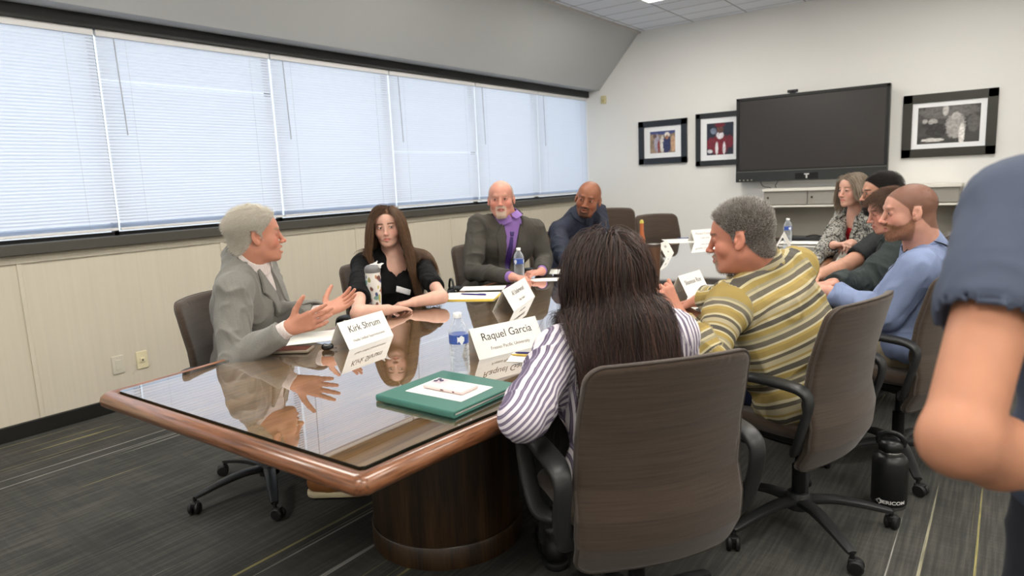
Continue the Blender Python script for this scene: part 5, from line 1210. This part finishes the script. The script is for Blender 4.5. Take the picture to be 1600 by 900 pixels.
# 4 ---- bald man in navy shirt
g = make_person(dict(label='bald man with dark goatee in navy blue shirt leaning forward and tilting his head', hip=(-2.93, 4.76, .57), yaw=-24, chest_yaw=-20, neck=at(905, 338, 5.14), sw=.20, girth=1.08, belly=.3,
  head=dict(pos=at(919, 311, 5.05), yaw=-70, pitch=-6, roll=-14, s=1.1, jaw=1.0, fat=.3, nose=1.15, skin=(150, 96, 70), red=(150, 72, 52), hair=(50, 36, 30), scalp=.18, brow=(60, 38, 28), brow_w=.7, lip=(150, 92, 82), gaze=(-10, 0), neck=.062, beard=(58, 40, 32), beard_full=.5, beard_w=.8, mouth=.4,
            line=[(-.12, -.085), (-.07, -.070), (-.045, -.045), (-.022, -.012), (.008, -.014), (.020, .018), (.03, .10), (.068, .2), (.085, .2), (.1, .2)]),
  arms={1: dict(w=onz(905, 414, .79), pole=(-.5, -.6, -1), hand=dict(curl=(30, 35, 25))), -1: dict(w=onz(950, 405, .79), pole=(.2, .6, -1))}))
body_mesh(g, .0034)
short_hair(g, 1800, hair_mat('goatee_dark', (38, 28, 24), (70, 52, 44)), .007, 3, .0007, (0, .1, -.9), (.001, .004), mask=lambda q: beardmask(q, .5), grav=.5, name='beard')
dress_shirt(g, mat('shirt_navy', (26, 32, 50), .75, noise=(26, .3), bump=(300, .1), crinkle=(7, .5, .02)), .014, .96, dict(r=.070, h=.030), fold=(.012, 9), vox=.006, hole=.052)
legs(g, mat('trousers_dark', (36, 38, 46), .9), black_shoe, black_sole)
# 5 ---- dark-haired woman in the foreground, seen from behind
T7 = CH_T[6]
g = make_person(dict(label='woman with long dark hair and striped white shirt seen from behind in the foreground', hip=T7.fwd(A([.0, .02, .57])), yaw=138, chest_yaw=136, neck=at(960, 508, 1.955), sw=.178, girth=1.0, bust=.6,
  head=dict(pos=at(945, 428, 1.99), yaw=146, pitch=-4, s=.97, fem=1, jaw=.92, ears=0, skin=(200, 152, 128), hair=(36, 26, 24), scalp_col=(26, 20, 18), neck=.050, lash=1),
  arms={-1: dict(w=onz(868, 592, .79), e=at(815, 652, 1.74), r=(.044, .038, .036, .024), hand=dict(curl=(25, 30, 20), sc=.92)), 1: dict(w=T7.fwd(A([.06, .36, .79])), e=T7.fwd(A([.20, .13, .74])), hand=dict(sc=.92))}))
body_mesh(g, .0035)
def warp_v(V, col=False):
    q = g.T.inv(V); x = q[:, 0].copy()
    if col: return x
    for s in (-1, 1):
        S, E, W = g.arm[s]
        for a, b in ((S, E), (E, W)):
            d, t = seg_dist(V, a, b); ax = nrm(b - a); u = nrm(np.cross(ax, g.T.R[:, 1])); v = np.cross(ax, u); an = (V - S) @ nrm(np.cross(nrm(E - S), g.T.R[:, 1]))
            k = (d < .075) & (s * q[:, 0] > g.sw * .80); x = np.where(k, an, x)
    return x
strp = stripe_mat('shirt_stripes', [(0, (220, 214, 220)), (.44, (104, 94, 116)), (.64, (160, 150, 168)), (.70, (108, 98, 120)), (.92, (220, 214, 220))], .0140)
add_crinkle(strp, 6, .5, .02); dress_shirt(g, strp, .014, .97, dict(r=.062, h=.028, dip=.02), warp=warp_v, fold=(.010, 9), vox=.0045, hem=-.20, extra=[EL((0, .0, -.06), (.205, .125, .15), .04, T=g.T)])
torso7 = torso_prims(g, .016) + sleeve_prims(g, .015, .97)
p, q = roots(g, g.headP, lambda q: hairmask(q), 13000, 6)
def comb_b(q):
    sx = np.tanh((q[:, 0] - .01) * 60) * (q[:, 2] > .03); return np.stack([sx * .55, -.35 * (q[:, 2] > .05) + .0 * q[:, 0], -.55 - .2 * (q[:, 2] < .05)], 1)
pa = grow(g.headP, p, q, g, comb_b, 26, .0185, off=(.004, .046), stiff=.6, grav=.70, jit=.05, seed=8, extra=torso7, wave=.30, length=lambda q, r: r.uniform(.78, 1.12, len(q)))
# the chair back holds the hair in: slide any point behind its face forward again
for s_ in range(pa.shape[1]):
    qq = T7.inv(pa[:, s_].copy()); d2, y = shape_back(qq); w_ = (qq[:, 2] < 1.0) & (np.abs(qq[:, 0]) < .27); need = np.maximum(.026 - y, 0) * w_ * np.clip((1.03 - qq[:, 2]) / .05, 0, 1)
    pa[:, s_] = T7.fwd(qq + np.stack([0 * need, need, 0 * need], 1))
hair(g, 'hair', smooth_paths(pa, 3), .0008, hair_mat('hair_black_brown', (32, 25, 23), (54, 41, 37), (86, 60, 50), .36), .5)
legs(g, mat('black_trousers', (26, 26, 28)), black_shoe, black_sole)
# 6 ---- man in the striped polo
T8 = CH_T[7]
g = make_person(dict(label='grey-haired man in mustard and grey striped shirt seen from behind in profile', hip=T8.fwd(A([0, -.02, .57])), yaw=166, chest_yaw=160, neck=at(1186, 425, 2.53), sw=.218, girth=1.28, belly=1.0,
  head=dict(pos=at(1156, 371, 2.48), yaw=190, pitch=-6, s=1.07, jaw=1.04, fat=.6, nose=1.0, skin=(200, 136, 112), red=(196, 92, 74), flush=.25, hair=(112, 104, 98), scalp_col=(96, 86, 80), brow=(100, 84, 74), neck=.070, beard=(150, 132, 118), beard_full=.5, beard_w=.6),
  arms={-1: dict(w=at(1056, 492, 2.36), e=at(1108, 560, 2.30), r=(.050, .044, .044, .030), f=at(1040, 462, 2.36) - at(1056, 492, 2.36), n=(-.6, .6, -.2), hand=dict(curl=(60, 70, 50), thumb=(.8, .4, .5))), 1: dict(w=onz(1090, 470, .79), pole=(0, .5, -1))}))
body_mesh(g, .003)
short_hair(g, 13000, hair_mat('hair_salt_pepper', (96, 84, 76), (164, 158, 150), (214, 210, 206)), 0.022, 6, .0006, (0, .0, .25), (.003, .017), jit=.20, grav=.02, curl=.16, seed=3, length_f=lambda q, r: (.35 + .8 * sstep(.03, .085, q[:, 2])) * r.uniform(.7, 1.1, len(q)))
short_hair(g, 1600, hair_mat('goatee_grey', (130, 112, 100), (190, 178, 166)), .007, 3, .0007, (0, .1, -.9), (.001, .005), mask=lambda q: beardmask(q, .5), grav=.5, name='beard')
def warp_h(V, col=False):
    q = g.T.inv(V); x = q[:, 2] + .12 * q[:, 0] * 0 + .0
    if col: return q[:, 2] * 1.0 + .02
    for s in (-1, 1):
        S, E, W = g.arm[s]
        d, t = seg_dist(V, S, E); k = (d < .080) & (s * q[:, 0] > g.sw * .86); x = np.where(k, .45 - t, x)
        d, t = seg_dist(V, E, W); k = (d < .070) & (t > .01) & (s * q[:, 0] > g.sw * .86); x = np.where(k, .15 - t, x)
    return x
polo = stripe_mat('polo_stripes', [(0, (166, 156, 128)), (.10, (92, 86, 74)), (.17, (186, 176, 146)), (.22, (150, 130, 78)), (.34, (166, 144, 84)), (.40, (190, 182, 152)), (.44, (104, 98, 86)), (.55, (176, 166, 136)), (.60, (146, 138, 112)), (.66, (154, 134, 78)), (.76, (186, 176, 140)), (.80, (84, 80, 72)), (.90, (180, 170, 138)), (.95, (150, 130, 80))], .165)
add_crinkle(polo, 5, .6, .025); dress_shirt(g, polo, .014, .93, dict(r=.088, h=.034, dip=.03, spread=.020, zc=.052), warp=warp_h, fold=(.014, 8), vox=.005, hem=-.13, hole=.058)
legs(g, mat('denim_navy', (34, 44, 76), .9, noise=(60, .15)), black_shoe, black_sole)
# 7 ---- bearded man in the blue shirt
T9 = CH_T[8]; 
g = make_person(dict(label='man with short hair and reddish beard in a light blue shirt with dark lanyard', hip=T9.fwd(A([0.03, -.03, .57])), yaw=166, chest_yaw=177, neck=at(1447, 393, 3.00), sw=.208, girth=1.1, belly=.3,
  head=dict(pos=at(1419, 331, 2.94), yaw=203, pitch=-3, s=1.0, jaw=1.05, fat=.2, nose=1.05, skin=(214, 160, 140), red=(208, 112, 94), flush=.2, hair=(112, 70, 56), scalp=.8, scalp_col=(112, 78, 62), brow=(140, 96, 76), brow_w=.6, neck=.066, beard=(138, 92, 66), beard_w=.7),
  arms={-1: dict(w=onz(1296, 456, .80), e=at(1384, 490, 2.93), hand=dict(curl=(25, 30, 20))), 1: dict(w=T9.fwd(A([.10, .26, .66])), pole=(0, .5, -1))}))
body_mesh(g, .0028)
short_hair(g, 12000, hair_mat('hair_auburn', (92, 62, 48), (116, 82, 64), (74, 50, 40)), .0030, 2, .00022, (0, -.3, -.1), (.0003, .0016), jit=.1)
short_hair(g, 7000, hair_mat('beard_red', (128, 84, 56), (150, 102, 70), (178, 146, 116)), .009, 4, .0004, (0, .1, -.8), (.0006, .006), mask=lambda q: beardmask(q) - .002, grav=.5, name='beard', side=.4, length_f=lambda q, r: (.4 + 1.1 * sstep(.03, .09, q[:, 1])) * r.uniform(.6, 1.1, len(q)))
blu = mat('shirt_blue', (124, 138, 172), .8, noise=(240, .06), bump=(600, .1), crinkle=(6, .6, .025)); dress_shirt(g, blu, .016, .93, dict(r=.078, h=.034, dip=.03), fold=(.014, 8), vox=.005, hem=-.05, hole=.054)
tube_on(g, 'lanyard', torso_prims(g, .020), [(-.085, .15, g.L - .16), (-.078, .06, g.L - .02), (-.072, -.03, g.L + .02), (-.02, -.075, g.L + .015), (.05, -.06, g.L + .015), (.085, .06, g.L - .02), (.08, .15, g.L - .16)], .008, .0018, mat('lanyard_black', (28, 28, 36), .7), .010)
legs(g, mat('khaki_cloth', (168, 156, 134), .9, noise=(40, .12), crinkle=(9, .7, .02)), mat('brown_leather', (84, 58, 40), .5), black_sole, 1.15)
# 8 ---- man in the dark hooded top
T10 = CH_T[9]
g = make_person(dict(label='man with brown fringe in a dark green-grey hooded top, half hidden, looking down', hip=T10.fwd(A([0, -.03, .57])), yaw=176, chest_yaw=185, neck=at(1407, 375, 3.81), sw=.195, girth=1.0,
  head=dict(pos=at(1388, 329, 3.72), yaw=204, pitch=-14, s=1.0, skin=(208, 152, 132), red=(206, 100, 84), flush=.2, hair=(84, 60, 46), brow=(90, 62, 48), neck=.056),
  arms={-1: dict(w=onz(1300, 444, .80), e=at(1352, 440, 3.62), hand=dict(curl=(25, 30, 20))), 1: dict(w=T10.fwd(A([.10, .26, .66])), pole=(0, .5, -1))}))
body_mesh(g, .0038)
short_hair(g, 4500, hair_mat('hair_brown_short', (66, 46, 36), (112, 82, 62)), .055, 6, .0009, (.2, .5, .0), (.004, .016), jit=.15, grav=.35, curl=.15)
hd = mat('hood_fabric', (40, 48, 48), .9, noise=(120, .15), bump=(300, .2), crinkle=(6, .6, .025)); dress_shirt(g, hd, .020, .97, dict(r=.080, h=.045, dip=.03, spread=.03, zc=.0, th=.008), name='hooded_top', fold=(.014, 8), vox=.0065)
legs(g, mat('trousers_dark', (36, 38, 46)), black_shoe, black_sole, vox=.008)
# 9 ---- man in the black t-shirt
T11 = CH_T[10]
g = make_person(dict(label='man with black beard and glasses in a black t-shirt resting a bare forearm', hip=T11.fwd(A([0, -.03, .57])), yaw=180, chest_yaw=190, neck=at(1391, 340, 4.34), sw=.215, girth=1.25, belly=.6,
  head=dict(pos=at(1375, 301, 4.25), yaw=207, pitch=-3, s=1.03, fat=.5, skin=(200, 150, 126), red=(190, 104, 86), hair=(38, 32, 30), brow=(40, 32, 28), neck=.064, beard=(30, 26, 26)),
  arms={-1: dict(w=onz(1276, 432, .80), e=at(1318, 418, 4.0), r=(.056, .048, .046, .032), hand=dict(curl=(25, 30, 20))), 1: dict(w=T11.fwd(A([.10, .26, .66])), pole=(0, .5, -1))}))
body_mesh(g, .0038)
short_hair(g, 4500, hair_mat('hair_black', (26, 22, 22), (54, 48, 46)), .030, 4, .0009, (0, -.7, .1), (.004, .016), jit=.15)
short_hair(g, 3500, hair_mat('beard_black', (22, 20, 20), (44, 40, 40)), .024, 4, .0009, (0, .15, -.8), (.003, .016), mask=beardmask, grav=.5, name='beard', side=.4)
base = torso_prims(g, .012) + sleeve_prims(g, .016, .36); garment(g, 't_shirt', base + [hem_cut(g, -.1), neck_hole(g, .072)] + cuts(g, .36), mat('cotton_black', (28, 32, 34), .85, bump=(300, .1)), .0065, fold=(.010, 8))
m = MB()
for s in (-1, 1): m.sweep([g.HT.fwd(A([s * .032 + .024 * math.cos(a), .098, .002 + .017 * math.sin(a)])) + g.inv for a in np.linspace(0, 2 * math.pi, 20, endpoint=False)], .0016, closed=True, n=6)
m.sweep([g.HT.fwd(A(v)) + g.inv for v in ((-.009, .099, .006), (0, .102, .008), (.009, .099, .006))], .0014, n=6)
for s in (-1, 1): m.sweep([g.HT.fwd(A(v)) + g.inv for v in ((s * .056, .097, .006), (s * .078, .06, .008), (s * .086, -.01, .006))], .0014, n=6)
m.build('glasses', mat('glasses_metal', (110, 100, 96), .3, metal=.7), g.root, True)
legs(g, mat('denim_navy', (34, 44, 76)), black_shoe, black_sole, vox=.008)
# 10 ---- woman in the patterned jacket
g = make_person(dict(label='woman with chin-length grey hair, red top and grey patterned jacket clasping her hands', hip=(-.76, 5.64, .57), yaw=212, chest_yaw=228, neck=at(1339, 331, 4.91), sw=.175, girth=1.0, bust=.7,
  head=dict(pos=at(1331, 297, 4.85), yaw=236, pitch=-2, roll=0, s=.97, fem=1, jaw=.96, ears=0, skin=(212, 164, 144), red=(210, 120, 104), hair=(128, 112, 96), brow=(120, 96, 80), lash=1, lip=(176, 96, 90), neck=.050,
            line=[(-.12, -.085), (-.07, -.070), (-.045, -.045), (-.022, -.012), (.008, -.014), (.020, .022), (.045, .056), (.068, .078), (.085, .088), (.1, .09)]),
  skin_chest=(.09, .080, .08),
  arms={1: dict(w=at(1303, 383, 4.62), e=at(1290, 393, 4.78), f=at(1322, 382, 4.55) - at(1303, 383, 4.62), n=(.3, -.2, -.6), hand=dict(curl=(45, 50, 30), sc=.9)), -1: dict(w=at(1330, 380, 4.66), pole=(.6, 0, -1), f=at(1310, 387, 4.58) - at(1330, 380, 4.66), n=(-.3, .2, -.8), hand=dict(curl=(45, 50, 30), sc=.9))}))
body_mesh(g, .0036)
p, q = roots(g, g.headP, lambda q: hairmask(q, g.h['line']), 4200, 4)
pa = grow(g.headP, p, q, g, lambda q: np.stack([np.tanh((q[:, 0] - .02) * 90) * .8, -.2 - .4 * (q[:, 1] < 0), -.9 * (np.abs(q[:, 0]) > .055)], 1), 11, .0175, off=(.003, .022), stiff=.6, grav=.8, jit=.05, seed=5, extra=[EL((0, .105, -.045), (.055, .062, .110), .004, T=g.HT)])
hair(g, 'hair', off_face(g, smooth_paths(pa)), .0011, hair_mat('hair_ash', (98, 84, 70), (142, 126, 108), (176, 162, 144)), .5)
garment(g, 'top', torso_prims(g, .004) + [hem_cut(g, -.08), neck_hole(g, .068), tri_v(g, [(-.05, g.L + .1), (.05, g.L + .1), (.03, g.L - .03), (0, g.L - .06), (-.03, g.L - .03)])], mat('red_knit', (176, 24, 34), .8), .006, fold=(.005, 14))
pj, nt, N_, L_, B_ = newmat('tweed_pattern'); tc = N_.new('ShaderNodeTexCoord'); v1 = N_.new('ShaderNodeTexNoise'); v1.inputs['Scale'].default_value = 55; v1.inputs['Detail'].default_value = 3; L_.new(tc.outputs['Object'], v1.inputs[0])
r = ramp(N_, [(.38, (60, 62, 62)), (.47, (118, 116, 110)), (.52, (200, 196, 186)), (.60, (96, 98, 96))]); L_.new(v1.outputs['Fac'], r.inputs[0]); L_.new(r.outputs[0], B_.inputs['Base Color']); B_.inputs['Roughness'].default_value = .9
blazer(g, pj, .12, .016, (.010, 10), .03, frac=.95)
S, E, W = g.arm[1]; ax = nrm(W - E); u = nrm(np.cross(ax, A([0, 0, 1]))); v = np.cross(ax, u)
MB().sweep([W - ax * .01 + (u * math.cos(a) + v * math.sin(a)) * .030 + g.inv for a in np.linspace(0, 2 * math.pi, 18, endpoint=False)], .005, closed=True, n=8).build('bracelet', mat('bracelet_dark', (28, 22, 22), .4), g.root, True)
legs(g, mat('black_trousers', (26, 26, 28)), black_shoe, black_sole, vox=.008)
# 11 ---- bystander whose bent elbow enters at the right
sh = at(1575, 330, .98); el = at(1497, 688, .86); wr = at(1680, 742, .98)
bc = (sh + A([.19, .06, 0])); bc[2] = .93
g = make_person(dict(label='person standing close at the right edge with a bare bent elbow', hip=bc, yaw=112, chest_yaw=112, neck=A([bc[0] - .01, bc[1] + .02, sh[2] + .06]), sw=.185,
  head=dict(pos=A([bc[0] - .01, bc[1] + .06, sh[2] + .20]), yaw=112, s=1.0, skin=(196, 138, 108), neck=.056, hair=(60, 44, 36)),
  arms={-1: dict(w=wr, e=el, r=(.050, .043, .046, .028), f=wr - el, hand=dict(curl=(40, 45, 30))), 1: dict(w=wr + A([.16, .10, .0]), pole=(.5, -.3, -1), hand=dict(curl=(40, 45, 30)))},
  legs={s: dict(k=bc + A([s * .10, .02, -.45]), a=bc + A([s * .10, -.01, -.83])) for s in (-1, 1)}))
body_mesh(g, .004); short_hair(g, 12000, hair_mat('hair_brown_short', (66, 46, 36), (112, 82, 62)), .035, 5, .0005, (0, -.6, -.2), (.002, .014), grav=.4)
base = torso_prims(g, .014) + sleeve_prims(g, .016, .24); garment(g, 't_shirt', base + [hem_cut(g, -.12), neck_hole(g, .070)] + cuts(g, .24), mat('tee_slate', (70, 78, 96), .9), .008, fold=(.005, 10))
legs(g, mat('trousers_dark', (36, 38, 46)), black_shoe, black_sole, vox=.009)
print('people done %.1fs' % (time.time() - T0))
# ------------------------------------------------------------------ daylight, camera, exposure
w = bpy.data.worlds.new('daylight'); bpy.context.scene.world = w; w.use_nodes = True; bg = w.node_tree.nodes['Background']; bg.inputs[0].default_value = (.80, .90, 1.0, 1); bg.inputs[1].default_value = 1.42
cam = bpy.data.cameras.new('camera'); co = link('camera', cam); cam.sensor_width = 36; cam.lens = 36 * FPX / 1600; cam.clip_start = .02
Mx = Matrix([[CAMR[i, j] for j in range(3)] for i in range(3)]).to_4x4(); Mx.translation = Vector(CAMP); co.matrix_world = Mx
cam.dof.use_dof = True; cam.dof.focus_distance = 2.7; cam.dof.aperture_fstop = 3.2
sc = bpy.context.scene; sc.camera = co; sc.view_settings.view_transform = 'Standard'; sc.view_settings.look = 'None'; sc.view_settings.gamma = 1; sc.view_settings.use_curve_mapping = False; sc.view_settings.exposure = 0.0
print('built in %.1fs' % (time.time() - T0))
